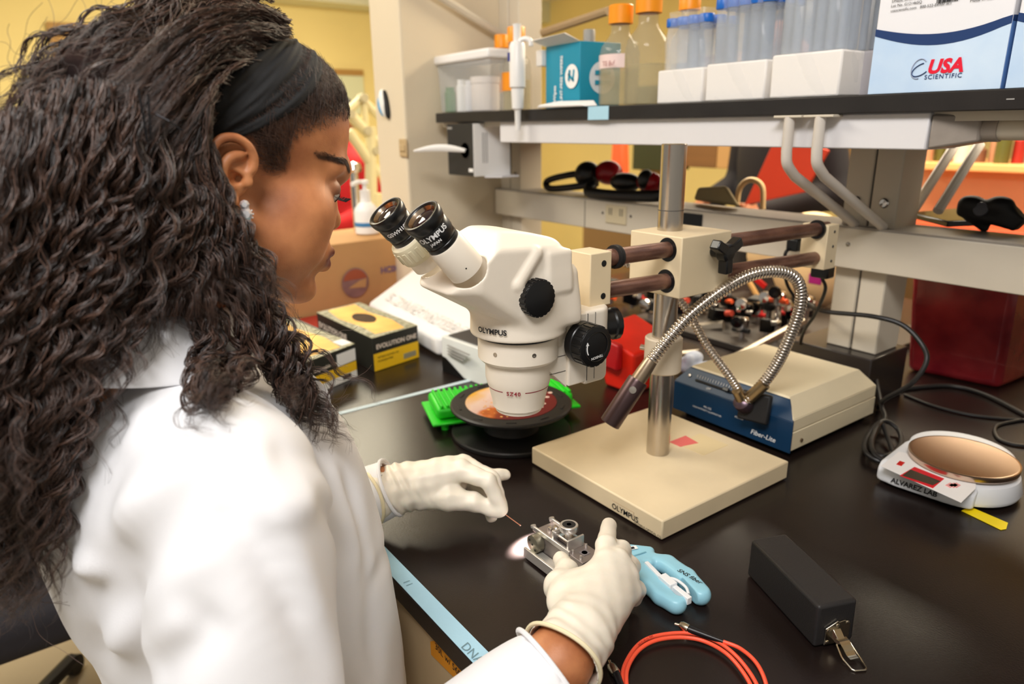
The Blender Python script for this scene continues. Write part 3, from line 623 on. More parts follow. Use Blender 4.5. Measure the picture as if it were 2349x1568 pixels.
ad=nt.nodes.new('ShaderNodeMath'); ad.operation='MULTIPLY_ADD'; ad.inputs[1].default_value=.06; nt.links.new(nz.outputs['Fac'],ad.inputs[0]); nt.links.new(sx_.outputs[0],ad.inputs[2])
mr=nt.nodes.new('ShaderNodeMapRange'); mr.inputs[1].default_value=-.04; mr.inputs[2].default_value=.10; nt.links.new(ad.outputs[0],mr.inputs[0])
cr=nt.nodes.new('ShaderNodeValToRGB'); E_=cr.color_ramp.elements; E_[0].position=.0; E_[0].color=(*S(240,180,50),1); E_[1].position=1; E_[1].color=(*S(110,18,24),1)
for p_,cc in ((.18,S(245,215,200)),(.36,S(235,200,190)),(.42,S(222,120,40)),(.5,S(150,60,20)),(.62,S(120,24,24))):
    q=E_.new(p_); q.color=(*cc,1)
nt.links.new(mr.outputs[0],cr.inputs[0]); nt.links.new(cr.outputs[0],b.inputs['Base Color'])
MB().lathe([(.0725,.0524),(.0725,.0536),(.011,.0536)],c,n=64).build('picture_disc',DISC,SP)
dots=MB()
for k in range(26):
    px=random.uniform(1105,1175);py=random.uniform(915,950)+(px-1105)*.12; q=P(px,py,.054)
    if math.hypot(q[0]-c[0],q[1]-c[1])<.07: dots.lathe([(random.uniform(.0008,.0026),0),(0,.0003)],q,n=10)
dots.build('light_spots',mat('pale_orange_print',S(250,190,110),rough=.4),SP)
st=MB()
for (px,py,r) in ((1215,945,.004),(1222,936,.0045),(1230,926,.0045),(1238,917,.004),(1247,925,.004),(1255,910,.004),(1262,900,.004),(1243,933,.003)): 
    q=P(px,py,.054); st.lathe([(r,0),(0,.0004)],q,n=12)
st.build('white_dashes',mat('pale_pink_print',S(240,205,190),rough=.4),SP)
# ---------------------------------------------------------------- green rack
G=mat('bright_green_silicone',S(40,215,40),rough=.4)
gr=thing('tube_rack','bright green ribbed plastic tube rack behind the black reel','rack',(-.27,-.05,0))
A=P(975,905,.045);B=P(1075,1000-18,.04)
o0=P(985,892,.05); o1=P(1112,855,.05); o2=P(1062,940,.05)
ux=nrm((.72,-.55,0)) ; 
def gq(px,py,z): return P(px,py,z)
b4=[gq(975,892,.03),gq(1048,948,.03),gq(1048,948,.03)+npv((.14,.15,0)),gq(1120,862,.03)+npv((.06,.03,0))]
# oriented frame: long axis runs up-right in the picture
LA=nrm(P(1240,862,.05)-P(985,892,.05)); SA=nrm(np.cross(LA,UZ)); org=P(984,890,.044)
R=np.stack([LA,-SA,UZ],1)
MB().box(org+LA*.115+SA*.040+npv((0,0,-.016)),(.235,.085,.018),R=R).build('tray',G,gr,bevel=.006,seg=3)
MB().box(org+LA*.115+SA*.040+npv((0,0,-.030)),(.255,.105,.005),R=R).build('rim',G,gr,bevel=.002)
rb=MB()
for i in range(24): rb.box(org+LA*(.006+i*.0096)+SA*.040+npv((0,0,-.005)),(.0045,.080,.005),R=R)
rb.build('ribs',G,gr,bevel=.0012)
for a_,s_ in ((.01,.005),(.22,.005),(.01,.078),(.22,.078)): MB().cyl(org+LA*a_+SA*s_+npv((0,0,-.0438)),org+LA*a_+SA*s_+npv((0,0,-.03)),.006).build('leg',G,gr)
# ---------------------------------------------------------------- glove boxes
GY=mat('glove_box_yellow',S(246,196,30),rough=.5); GD=mat('glove_box_black',S(38,38,32),rough=.5); GO=mat('glove_box_orange',S(246,176,70),rough=.5,col2=S(250,205,90),vs_=14); GG=mat('glove_box_pattern',S(120,120,90),rough=.6,col2=S(190,186,160),vs_=120)
def glovebox(A,B,C,D_,H,lab,hole,whitebase,grp=None):
    # A front-left bottom, B front-right bottom, C back-right, D back-left
    A,B,C,D_=[npv((p[0],p[1],0)) for p in (A,B,C,D_)]
    t=thing('glove_box',lab,'box',(A+C)/2)
    up=lambda p,z:npv((p[0],p[1],z))
    MB().hexa([up(A,.0),up(B,.0),up(C,.0),up(D_,.0)],[up(A,H),up(B,H),up(C,H),up(D_,H)]).build('carton',GD,t,bevel=.001)
    u=nrm(B-A); n_=np.cross(u,UZ); w=np.linalg.norm(B-A); dl=nrm(D_-A); l=np.linalg.norm(D_-A)
    zz=H*.46
    if whitebase:
        MB().prism([(.001,.001),(w-.001,.001),(w-.001,H*.22),(.001,H*.22)],A+n_*.0002,u,UZ,.0006).build('white_band',PAPER,t,smooth=False)
        MB().prism([(.001,H*.22),(w-.001,H*.22),(w-.001,H*.5),(.001,H*.5)],A+n_*.0002,u,UZ,.0006).build('yellow_band',GY,t,smooth=False)
    else:
        MB().prism([(.001,.001),(w-.001,.001),(w-.001,H*.52),(.001,H*.52)],A+n_*.0002,u,UZ,.0006).build('yellow_band',GY,t,smooth=False)
    # top print: orange oval field with pattern borders
    MB().prism([(.0,.0),(w,.0),(w,l),(.0,l)],up(A,H-.0004)+0*u,u,dl,.0008).build('top_pattern',GG,t,smooth=False)
    MB().prism([(w*.16,l*.07),(w*.74,l*.03),(w*.84,l*.30),(w*.76,l*.66),(w*.84,l*.97),(w*.22,l*.97),(w*.12,l*.66),(w*.2,l*.3)],up(A,H+.0002),u,dl,.0006).build('top_orange_field',GO,t,smooth=False)
    hx=[]; 
    for k in range(20):
        a=2*math.pi*k/20; hx.append((w*(.50+.20*math.cos(a)),l*(.52+.17*math.sin(a)*(1-.15*abs(math.cos(a))))))
    MB().prism(hx,up(A,H+.0006),u,dl,.0006).build('dispensing_slot',mat('slot_dark',S(66,42,14),rough=.8,var=.3,vs_=30),t,smooth=False)
    return t,u,dl,w,l,A,n_
W2=mat('cream_print',S(232,215,200),rough=.6)
t,u,dl,w,l,A,n_=glovebox((-.600,-.178),(-.628,-.060),(-.885,-.068),(-.868,-.188),.071,'yellow and black glove box with an oval slot, the one nearer the white slab',None,False)
A=npv((-.600+-.0,-.178,0))
text('EVOLUTION ONE',t,W2,A+npv((0,0,.046))+u*.008+n_*.0008,u,UZ,.0135,bold=.03)
text('NITRILE GLOVES 100',t,INK,A+npv((0,0,.026))+u*.01+n_*.0012,u,UZ,.006); text('POWDER-FREE',t,INK,A+npv((0,0,.018))+u*.01+n_*.0012,u,UZ,.006)
MB().prism([(.078,.008),(.112,.008),(.112,.019),(.078,.019)],A+n_*.0009,u,UZ,.0006).build('grey_label',mat('grey_print',S(150,145,120)),t,smooth=False)
ls=np.cross(UZ,dl)*-1
text('ONE EVOLUTION',t,W2,npv((-.600,-.178,.042))-dl*0+dl*.012-u*.0012+npv((.0,-.001,0)),dl*-1,UZ,.014,bold=.03) if False else None
text('EVOLUTION ONE',t,W2,npv((-.868,-.188,.040))-u*.0012-dl*.01,-dl,UZ,.018,bold=.03)
t,u,dl,w,l,A,n_=glovebox((-.545,-.325-.012),(-.597,-.216),(-.87,-.240),(-.83,-.375),.068,'yellow, black and white glove box partly behind her hair',None,True)
text('Disposable gloves',t,W2,A+npv((0,0,.042))+u*.02+n_*.0008,u,UZ,.0095,bold=.02)
MB().prism([(w-.052,.036),(w-.002,.036),(w-.002,.060),(w-.052,.060)],A+n_*.0009,u,UZ,.0005).build('white_label',PAPER,t,smooth=False)
MB().prism([(w-.04,.006),(w-.018,.006),(w-.018,.014),(w-.04,.014)],A+n_*.0009,u,UZ,.0005).build('barcode_print',INK,t,smooth=False)
MB().prism([(w*.80,.012),(w*.99,.010),(w*.99,.045),(w*.80,.048)],npv((A[0],A[1],.0684)),u,dl,.0005).build('white_label',PAPER,t,smooth=False)
# ---------------------------------------------------------------- white box with black top
t=thing('tip_box','white pipette tip box with a black top behind the green rack','box',(-.45,.0,0))
MB().hexa([(-.525,-.065,0),(-.385,-.048,0),(-.40,.06,0),(-.54,.045,0)],[(-.537,-.055,.068),(-.395,-.040,.068),(-.41,.055,.068),(-.55,.04,.068)]).build('carton',mat('box_white',S(222,224,220),rough=.5),t,bevel=.002)
MB().hexa([(-.527,-.045,.0683),(-.42,-.034,.0683),(-.43,.047,.0683),(-.54,.034,.0683)],[(-.527,-.045,.071),(-.42,-.034,.071),(-.43,.047,.071),(-.54,.034,.071)]).build('top_panel',DGREY,t,bevel=.001)
MB().prism([(.0,.0),(.07,.0),(.012,.03),(0,.032)],(-.520,-.0655,.001),nrm((.14,.017,0)),UZ,.001).build('black_corner_print',BLK,t,smooth=False)
for i in range(4): MB().bb((-.505,-.0625,.057-i*.006),(-.425-i*.008,-.0595,.0585-i*.006)).build('print_line',GREY,t,smooth=False)
# ---------------------------------------------------------------- white slab, card box, soap, red cloth
t=thing('foam_slab','big white foam slab with faint grey writing leaning behind the glove boxes','lid',(-.9,.08,0))
q=[npv((-1.128,.060,.012)),npv((-.672,-.012,.012)),npv((-.56,.20,.05)),npv((-.99,.30,.14))]
a_=P(845,694,.045);b_=P(1000,775,.045);c_=P(1120,760,.06); d_=PY(955,612,.14)
MB().hexa([a_-UZ*.035,b_-UZ*.04,c_-UZ*.05+npv((.05,.08,0)),d_-UZ*.03+npv((.02,.02,0))],[a_,b_,c_+npv((.05,.08,.015)),d_]).build('slab',mat('foam_white',S(244,243,242),rough=.7,bump=.2,bs=200),t,bevel=.008,seg=3)
nn=np.cross(b_-a_,d_-a_); text('S. ZINNET NOTEBOOK',t,mat('grey_writing',S(222,216,212),rough=.8),a_+(d_-a_)*.18+(b_-a_)*.12+nrm(nn)*.0015,b_-a_,d_-a_,.042,bold=.01)
t=thing('cardboard_box','brown cardboard box with a round printed emblem behind her chin','box',(-1.2,.0,.0))
fa=PX(600,735,-1.08);fb=PX(917,640,-1.08)
MB().hexa([(-1.30,-.25,.0),(-1.06,-.27,.0),(-1.10,.145,.0),(-1.34,.145,.0)],[(-1.30,-.25,.185),(-1.06,-.27,.185),(-1.10,.145,.185),(-1.34,.145,.185)]).build('carton',CARDB,t,bevel=.002)
du=nrm((-.04,.415,0)); dn=np.cross(du,UZ)
cen=PX(815,648,-1.083)
cr_=MB().lathe([(.040,0),(.040,.0006),(0,.0007)],cen+dn*.0004,dn,36).build('emblem',mat('box_purple_print',S(140,105,100),rough=.7,var=.2,vs_=30),t)
MB().prism([(.038*math.cos(a)*.95,.038*math.sin(a)*.95) for a in np.linspace(.25,2.9,12)],cen+dn*.0012,du,UZ,.0003).build('emblem_top',mat('box_red_print',S(165,85,55),rough=.7),t,smooth=False)
MB().prism([(-.022,-.012),(.030,-.016),(.034,.008),(.012,.004),(-.006,-.004)],cen+dn*.0017,du,UZ,.0003).build('emblem_swoosh',CARDB,t,smooth=False)
q=PX(890,620,-1.095); text('HC0030',t,mat('box_purple_print2',S(120,95,125),rough=.7),PX(873,627,-1.094)+dn*.001,du,UZ,.024,bold=.04)
t=MB().hexa([(-1.05,-.30,.0),(-.92,-.30,.0),(-.94,.14,.0),(-1.09,.14,.0)],[(-1.05,-.30,.012),(-.92,-.30,.012),(-.94,.14,.012),(-1.09,.14,.012)]).build('red_folder',mat('red_card',S(165,50,38),rough=.6),bevel=.001); tag(t,'dark red folder lying in front of the cardboard box','folder')
sb_=PX(848,590,-1.20); so_=npv((sb_[0],sb_[1],.186))
t=thing('soap_bottle','white pump bottle with a blue band standing on the cardboard box','bottle',so_)
MB().lathe([(.030,0),(.034,.003),(.034,.060),(.031,.072),(.016,.088),(.014,.105),(.012,.106)],so_,n=36).build('bottle',WHITE,t)
MB().lathe([(.0344,.022),(.0346,.0225),(.0346,.033),(.0344,.0335)],so_,n=36).build('blue_band',mat('blue_band',S(60,125,180)),t)
MB().lathe([(.015,.100),(.015,.120),(.006,.122),(.006,.140),(0,.141)],so_,n=24).build('pump_collar',WHITE,t)
MB().tube([so_+npv((.0,.0,.142)),so_+npv((.005,-.02,.144)),so_+npv((.01,-.042,.138))],.006,10).lathe([(.012,.137),(.012,.147),(0,.149)],so_,n=20).build('pump_spout',WHITE,t)
f2=npv((-1.27,.105,.186)); t=thing('chrome_tap','chrome tap with pale lever handles behind the pump bottle','tap',f2)
MB().cyl(f2,f2+UZ*.17,.012).build('stem',CHROME,t); MB().tube(smooth_path([f2+UZ*.17,f2+npv((.01,-.03,.19)),f2+npv((.03,-.075,.175))],6),.009,12).build('lever',mat('pale_metal',S(215,205,170),rough=.3),t); MB().lathe([(.02,0),(.024,.01),(.02,.025),(0,.03)],f2+UZ*.165,n=20).build('valve_head',CHROME,t)
t=tag(MB().hexa([(-1.25,-.18,.186),(-1.13,-.22,.186),(-1.12,-.08,.186),(-1.22,-.06,.186)],[(-1.24,-.17,.195),(-1.14,-.20,.210),(-1.13,-.09,.193),(-1.21,-.07,.2)]).build('crumpled_tissue',PAPER,bevel=.006,seg=3),'crumpled white tissue on the cardboard box beside the pump bottle','tissue')
# ---------------------------------------------------------------- red sharps bin, tissue, optics behind the post
t=thing('red_bin','bright red plastic bin on the bench behind the focus knobs','bin',(-.33,.17,0))
RO=mat('red_orange_plastic',S(226,40,22),rough=.35,var=.1,vs_=12)
a_=P(1375,868,0)
b4=[(-.26,.135,.0),(-.19,.14,0),(-.20,.24,0),(-.28,.24,0)]; t4=[(-.285,.125,.11),(-.185,.13,.080),(-.19,.25,.085),(-.30,.25,.115)]
MB().hexa(b4,t4).build('body',RO,t,bevel=.006,seg=3)
MB().hexa([(-.30,.12,.045),(-.21,.115,.045),(-.21,.13,.045),(-.30,.135,.045)],[(-.30,.12,.10),(-.21,.115,.095),(-.21,.13,.095),(-.30,.135,.10)]).build('lip',mat('red_deep',S(180,20,26),rough=.35),t,bevel=.004)
q=P(1590,865,.0); s=SDF(q-.06,q+.07,.003)
for k in range(14): s.ell(q+npv((random.uniform(-.03,.02),random.uniform(-.01,.03),random.uniform(.012,.032))),(random.uniform(.008,.02),random.uniform(.008,.02),random.uniform(.006,.014)),rotz(random.uniform(0,3)),.004)
V,Q=s.mesh(); o=fast_mesh('crumpled_wipe',V,Q,mat('blue_white_wipe',S(196,204,220),rough=.8),loc=(q[0],q[1],0)); tag(o,'crumpled pale blue wipe behind the light source box','wipe')
OP=thing('optics_rail','dark optical rail with chrome posts and clamps behind the stand','optics',(-.15,.62,0))
BRD=mat('breadboard_metal',S(120,112,100),rough=.35,metal=.7)
# two horizontal rails
for (pa,pb,w_,Y) in (((1385,775),(1660,748),.014,.46),((1560,815),(1660,805),.01,.40)):
    A_=PY(*pa,Y);B_=PY(*pb,Y+.12); MB().tube([A_,B_],w_,8).build('rail',BRD,OP)
A_=P(1660,835,.03);B_=PY(1840,738,.62); MB().tube([A_,B_],.010,8).build('slanted_rail',BRD,OP)
MB().bb((-.55,.50,.0),(-.02,.95,.014)).build('breadboard',mat('dark_breadboard',S(44,38,34),rough=.4),OP,bevel=.002)
for k,(px,py,h,Y) in enumerate(((1400,730,.10,.55),(1432,700,.13,.62),(1470,700,.16,.6),(1580,760,.12,.7),(1632,700,.13,.6),(1665,690,.10,.66),(1700,780,.12,.56),(1712,715,.15,.62),(1740,730,.15,.7),(1765,700,.13,.66),(1788,690,.16,.6),(1815,720,.12,.66),(1850,700,.12,.7),(1490,760,.08,.52),(1600,700,.14,.74))):
    c_=PY(px,py,Y); x_,z_=c_[0],c_[2]
    pm=[CHROME,BLKM,CHROME,mat('black_gloss_metal',S(18,16,16),rough=.15,metal=.6)][k%4]
    MB().cyl((x_,Y,.014),(x_,Y,max(.03,z_+.02)),.0065).build('optic_post',CHROME,OP)
    MB().lathe([(.012,0),(.014,.004),(.014,.026),(.011,.030),(0,.031)],(x_,Y,max(.03,z_-.01)),n=16).build('post_holder',pm,OP)
    MB().cyl((x_-.02,Y-.005,max(.03,z_)),(x_+.024,Y-.008,max(.03,z_)+.004),.0055).build('thumb_clamp',[BLKM,CHROME,RED][k%3] if k%5 else mat('orange_red_knob',S(235,90,40)),OP)
    MB().lathe([(.004,0),(.012,.001),(.014,.006),(.012,.012),(.004,.013)],(x_,Y-.018,max(.03,z_)+.022),(.3,-1,.2),20).build('mirror_mount',[mat('black_gloss_metal',S(18,16,16)),CHROME][k%2],OP)
for k,(px,py,Y,sx,sz) in enumerate(((1395,705,.60,.05,.05),(1448,735,.56,.04,.03),(1560,740,.62,.03,.05),(1605,720,.66,.04,.04),(1650,745,.60,.05,.03),(1690,725,.68,.04,.05),(1735,700,.75,.05,.04),(1760,745,.6,.04,.03),(1800,740,.68,.05,.05),(1840,700,.74,.05,.05),(1500,715,.68,.04,.05))):
    c_=PY(px,py,Y); z_=max(.04,c_[2]); MB().box((c_[0],Y,z_),(sx,.03,sz),R=rotz(.3*k)@roty(.15*(k%3))).build('mount_block',mat('black_gloss_metal',S(18,16,16)) if k%3 else BLKM,OP,bevel=.003)
    MB().cyl((c_[0],Y,.014),(c_[0],Y,z_),.006).build('optic_post',CHROME,OP)
    MB().cyl((c_[0]+sx*.5,Y-.01,z_+.01),(c_[0]+sx*.5+.016,Y-.012,z_+.014),.007).build('adjuster_knob',CHROME if k%2 else mat('rust_red_knob',S(180,60,40)),OP)
# bag / papers behind posts
t=thing('paper_bag','pale peach paper bag behind the optical posts with a purple clip','bag',(-.25,1.0,0))
s=SDF((-.55,.8,-.01),(.1,1.2,.32),.006)
a_=PY(1840,650,.95); s.ell((a_[0],.98,.12),(.11,.07,.13),None,.02); s.ell((a_[0]-.16,1.0,.14),(.10,.06,.09),None,.03); s.ell((a_[0]-.05,1.0,.17),(.10,.06,.06),rotz(.3),.03); s.plane((0,0,-1),(0,0,.002))
V,Q=s.mesh(); fast_mesh('bag',V,Q,mat('peach_paper',S(240,208,160),rough=.7,bump=1,bs=12),t)
a_=PY(1870,640,.885); MB().box(a_,(.034,.006,.026)).build('purple_clip',mat('purple',S(165,30,120)),t,bevel=.002)
a_=PY(1735,640,.90); MB().box(a_,(.07,.008,.016),R=roty(.5)).build('red_strip',RED,t,bevel=.002)
a_=PY(1735,680,.84); MB().tube([PY(1706,625,.84),PY(1758,715,.84)],.007,8).build('wooden_stick',mat('wood_stick',S(214,165,100)),t)
# cabinets on the far side to close the view below the rail
t=thing('far_cabinet','tan and brown storage cabinet standing across the far aisle','cabinet',(-1.2,2.0,-.83))
MB().bb((-2.3,1.9,-.83),(-.35,2.4,.03)).build('carcass',mat('cabinet_tan',S(160,130,80),rough=.6,var=.1,vs_=2),t,smooth=False)
for i in range(4): MB().bb((-2.28+i*.49,1.885,-.75),(-1.81+i*.49,1.899,.0)).build('door',mat('cabinet_brown',S(110,84,50),rough=.6),t,bevel=.004)
# ---------------------------------------------------------------- red acrylic bin at right
t=thing('red_waste_bag','translucent dark red bag lined bin at the right behind the black spine box','bin',(.12,.75,0))
RB=mat('red_film',S(120,22,34),rough=.18,alpha=.93,bump=1,bs=22,col2=S(165,48,52),vs_=14)
x0_=P(2060,858,0); x1_=P(2285,893,0)
MB().hexa([(.045,.66,0),(.198,.685,0),(.21,.85,0),(.045,.85,0)],[(.030,.64,.24),(.198,.665,.25),(.21,.87,.25),(.03,.87,.24)]).build('liner',RB,t,bevel=.012,seg=3)
# ---------------------------------------------------------------- things on the rail ledge
def muff(name,label,base,spread,z0,loc3):
    pass
ZL=BT+.003
MUB=mat('muff_black',S(16,16,18),rough=.35);MUR=mat('muff_red',S(150,16,26),rough=.3)
def muffs(label,band,cups,r):
    c0=np.mean([npv(p) for p in band],0); t=thing('ear_muffs',label,'ear muffs',(c0[0],c0[1],ZL))
    pth=smooth_path(band,8); MB().tube(pth,r,12).build('headband',MUB,t)
    for (c,rd,m1,rot) in cups:
        s=SDF(npv(c)-max(rd)-.01,npv(c)+max(rd)+.01,.003); s.ell(c,rd,rotz(rot)); V,Q=s.mesh(); fast_mesh('ear_cup',V,Q,m1,t)
Y=.455
b=[PY(1362,395,Y),PY(1300,402,Y-.01),PY(1256,415,Y-.02),PY(1262,432,Y-.03),PY(1320,428,Y-.035),PY(1370,420,Y-.02)]
muffs('ear muffs with a black and a dark red cup, behind, on the rail ledge',b,[(PY(1348,400,Y+.01),(.036,.03,.032),MUB,0),(PY(1396,396,Y+.03),(.040,.028,.029),MUR,0)],.0085)
Y=.43
b=[PY(1358,425,Y),PY(1352,440,Y-.02),PY(1400,448,Y-.03),PY(1470,450,Y-.03),PY(1520,446,Y-.02),PY(1525,420,Y)]
muffs('black ear muffs with a red cup end, in front, beside the steel post',b,[(PY(1435,418,Y+.01),(.045,.024,.022),MUB,0),(PY(1490,418,Y+.01),(.034,.022,.023),MUR,0),(PY(1482,412,Y+.0),(.018,.02,.022),MUB,0)],.013)
a_=PY(2095,512,.43); b_=PY(2170,524,.41)
t=thing('phone','black phone lying on the rail ledge left of the game pad shaped device','phone',(.19,.44,ZL))
q=[P(2085,500,ZL),P(2172,522,ZL),P(2275,518,ZL),P(2190,490,ZL)]; q=[npv((p[0],p[1],ZL+.001)) for p in q]
MB().hexa(q,[p+UZ*.009 for p in q]).build('body',BLK,t,bevel=.002); cc=sum(q)/4
MB().hexa([cc+(p-cc)*.93+UZ*.0091 for p in q],[cc+(p-cc)*.93+UZ*.0096 for p in q]).build('screen',mat('screen_glass',S(30,26,24),rough=.06,spec=.8),t,smooth=False)
t=thing('black_controller','black moulded hand held device leaning behind the phone','device',(PY(2260,490,.50)[0],.50,ZL))
c_=PY(2265,487,.50); s=SDF(c_-.07,c_+.07,.002); s.box(c_,(.040,.014,.015),roty(.18),.008,.008); s.ell(c_+npv((-.022,-.003,.010)),(.018,.016,.014),None,.008); s.ell(c_+npv((.016,-.003,.012)),(.02,.016,.014),None,.008); s.box(c_+npv((.035,0,-.006)),(.016,.012,.012),roty(.6),.004,.006); s.cone(c_+npv((-.02,0,-.01)),c_+npv((.0,0,-.024)),.008,.006)
V,Q=s.mesh(); fast_mesh('shell',V,Q,BLKM,t); MB().lathe([(.011,0),(.010,.0015),(0,.002)],c_+npv((-.004,-.016,.006)),(0,-1,.2),24).build('dial',mat('grey_dial',S(70,70,78),rough=.3),t)
# plug under rear end block with cable
t=thing('power_plug','black plug hanging below the rear rod block with its thin cable','plug',PY(1895,620,.30))
c_=PY(1887,622,.31); MB().box(c_,(.030,.022,.020)).build('plug_body',BLK,t,bevel=.003)
MB().tube(smooth_path([c_-UZ*.01,PY(1893,665,.32),PY(1870,720,.34),PY(1840,770,.37),npv(P(1832,845,0))+UZ*.003],8),.0028,8).build('cable',BLK,t)
c_=PY(1827,560,.38); t=thing('wall_plug','small black plug in the rail with a short curved cable','plug',c_)
MB().box(c_,(.022,.03,.022)).build('plug_body',BLK,t,bevel=.003); MB().tube(smooth_path([c_-UZ*.008,PY(1805,575,.36),PY(1800,600,.36),PY(1805,650,.38),PY(1830,692,.42)],8),.003,8).build('cable',BLK,t)
def cord(label,pts,r=.0035,name='cable'):
    pth=smooth_path(pts,10); o=MB().tube(pth,r,10).build(name,mat('cord_black',S(26,24,24),rough=.45)); tag(o,label,'cable'); return o
cord('black cord looping in front of the upright and down to the light source',[PY(1822,640,.42),PY(1836,680,.41),PY(1862,702,.39),PY(1900,715,.36),PY(2000,725,.36),PY(2070,745,.37),PY(2115,790,.37),PY(2125,830,.36),PY(2090,880,.35),PY(2030,915,.36),P(2015,935,.004)],.0038)
cord('black cord running across the bench behind the scale',[P(2010,905,.004),P(2090,890,.004),P(2180,885,.004),P(2260,905,.004),P(2349,950,.004),P(2420,990,.004)],.0038)
cord('thin black cord on the bench passing below the thicker one',[P(2075,905,.003),P(2140,930,.003),P(2220,950,.003),P(2300,960,.003),P(2380,965,.003)],.0026)
cord('black cord coiled in a small loop at the right edge behind the scale',[P(2400,955,.003),P(2330,965,.003),P(2285,978,.003),P(2290,1005,.003),P(2330,1020,.003),P(2400,1025,.003)],.0026)
o=cord('bundle of dark cord loops on the bench between light source and scale',[P(2010,870,.05),P(2022,930,.03),P(2030,960,.02),P(2005,1000,.006),P(2000,1030,.006),P(2030,1045,.006),P(2065,1020,.006),P(2060,985,.01),P(2025,965,.02),P(1990,1000,.012),P(1985,1035,.012),P(2020,1058,.008),P(2050,1050,.006),P(2035,1000,.012),P(2020,970,.024),P(2000,1010,.018),P(2010,1045,.014),P(2060,1066,.006),P(2110,1072,.004)],.0036)
# ---------------------------------------------------------------- balance
t=thing('balance','white laboratory balance with a round steel pan and red display panel','scale',(.32,.23,0))
u=nrm(P(2240,1130,.03)-P(2005,1060,.03)); u=nrm(npv((P(2225,1180,0)-P(2005,1105,0))[:2].tolist()+[0])); v=np.cross(UZ,u)
o=P(2005,1105,0); R=np.stack([u,v,UZ],1); W_=.116
BW=mat('balance_white',S(226,228,232),rough=.35)
def loc(a,b,z): return o+u*a+v*b+UZ*z
s=SDF(o+npv((-.06,-.04,.0)),o+npv((.20,.22,.06)),.002)
s.box(loc(W_/2,.048,.017),(W_/2,.052,.0145),R,.006,.0); s.cone(loc(W_/2,.024,.012),loc(W_/2,.024,.022),.0,.0,0) if False else None
s.plane(-v*1+UZ*.9,loc(W_/2,.012,.031),.004); s.plane(-v-u*.3,loc(.0,.003,.01),.004); s.plane(-v+u*.3,loc(W_,.003,.01),.004)
s.cone(loc(.066,.118,.022),loc(.066,.118,.024),.064,.064,.006)
s.plane(UZ,(0,0,.034),.004); s.plane(-UZ,(0,0,.004),.003)
V,Q=s.mesh(); fast_mesh('housing',V,Q,BW,t)
pc=(P(2213,1038,.044)); pc=npv((pc[0],pc[1],0)); pc=(P(2085,1030,.044)+P(2340,1060,.044))/2
pr=np.linalg.norm((P(2085,1030,.044)-P(2340,1060,.044))[:2])/2
MB().lathe([(pr*.9,.033),(pr-.002,.036),(pr,.038),(pr,.0435),(pr-.0015,.0445),(pr-.004,.0443),(0,.0443)],(pc[0],pc[1],0),n=72).build('weighing_pan',mat('pan_steel',S(205,180,160),rough=.28,metal=1,bump=.1,bs=200),t,ang=50)
MB().lathe([(pr*1.06,.006),(pr*1.1,.012),(pr*1.02,.030),(pr*.8,.034),(0,.034)],(pc[0],pc[1],0),n=64).build('pan_base',BW,t,ang=50)
for a_,b_ in ((.012,.02),(.105,.02),(.02,.14),(.11,.14)): MB().cyl(loc(a_,b_,0),loc(a_,b_,.006),.006).build('foot',BLKM,t)
def onb(px,py,z=.0335): return P(px,py,z)
def poly_on(name,m,pp,z,th=.0005): 
    q=[P(x,y,z) for x,y in pp]; MB().prism([(p[0],p[1]) for p in q],(0,0,z-th),UX,UY,th).build(name,m,t,smooth=False)
zt=.0345
poly_on('top_label',mat('label_white',S(242,240,240),rough=.4),[(2020,1068),(2062,1035),(2240,1075),(2238,1120),(2205,1152)],zt-.0002)
poly_on('red_display',mat('display_red',S(214,30,46),rough=.4),[(2064,1090),(2098,1070),(2166,1097),(2140,1119)],zt+.0002)
poly_on('display_window',mat('lcd_dark',S(58,56,50),rough=.2),[(2070,1090),(2089,1076),(2158,1103),(2140,1112)],zt+.0005)
poly_on('button_print',RED,[(2056,1064),(2064,1056),(2076,1060),(2068,1068)],zt+.0003)
for px in (2182,2196,2190): poly_on('button_print',mat('pale_red_print',S(235,160,160)),[(px-14,1112),(px-2,1106),(px+8,1112),(px-2,1118)],zt+.0003)
a_=P(2040,1113,.016); text('ALVAREZ LAB',t,INK,loc(.022,-.0052,.011),u,UZ+v*.28,.0090,bold=.03)
q=[P(2205,1172,0),P(2225,1163,0),P(2312,1200,0),P(2308,1214,0),P(2296,1216,0)]
tag(MB().prism([(p[0],p[1]) for p in q],(0,0,.0003),UX,UY,.0008).build('yellow_strip',mat('yellow_tape',S(250,222,20),rough=.5),bevel=.0002),'bright yellow strip sticking out from under the balance','strip')
# ---------------------------------------------------------------- black case with latch
H_=.046
A_=npv((.261,-.147,0));B_=npv((.368,-.193,0));C_=npv((.384,-.153,0)); D_=A_+(C_-B_)
t=thing('instrument_case','long black case with a silver draw latch on its end','case',(A_+C_)/2)
ins=lambda p,k:((A_+C_)/2+(p-(A_+C_)/2)*k)
MB().hexa([A_+UZ*.001,B_+UZ*.001,C_+UZ*.001,D_+UZ*.001],[ins(p,.985)+UZ*H_ for p in (A_,B_,C_,D_)]).build('shell',mat('case_black',S(38,36,36),rough=.42,bump=.25,bs=900),t,bevel=.0035,seg=4)
bu=nrm(C_-B_); bn=nrm(B_-A_); bw=np.linalg.norm(C_-B_)
def oncase(a,z,d=0): return B_+bu*a+UZ*z+bn*d
LM=mat('latch_nickel',S(206,196,176),rough=.2,metal=1)
pl=[(.010,.003),(.036,.003),(.0365,.022),(.030,.027),(.024,.026),(.0225,.0275),(.020,.026),(.010,.021)]
MB().prism(pl,oncase(0,0,.0),bu,UZ,.0012).build('latch_plate',LM,t,bevel=.0003)
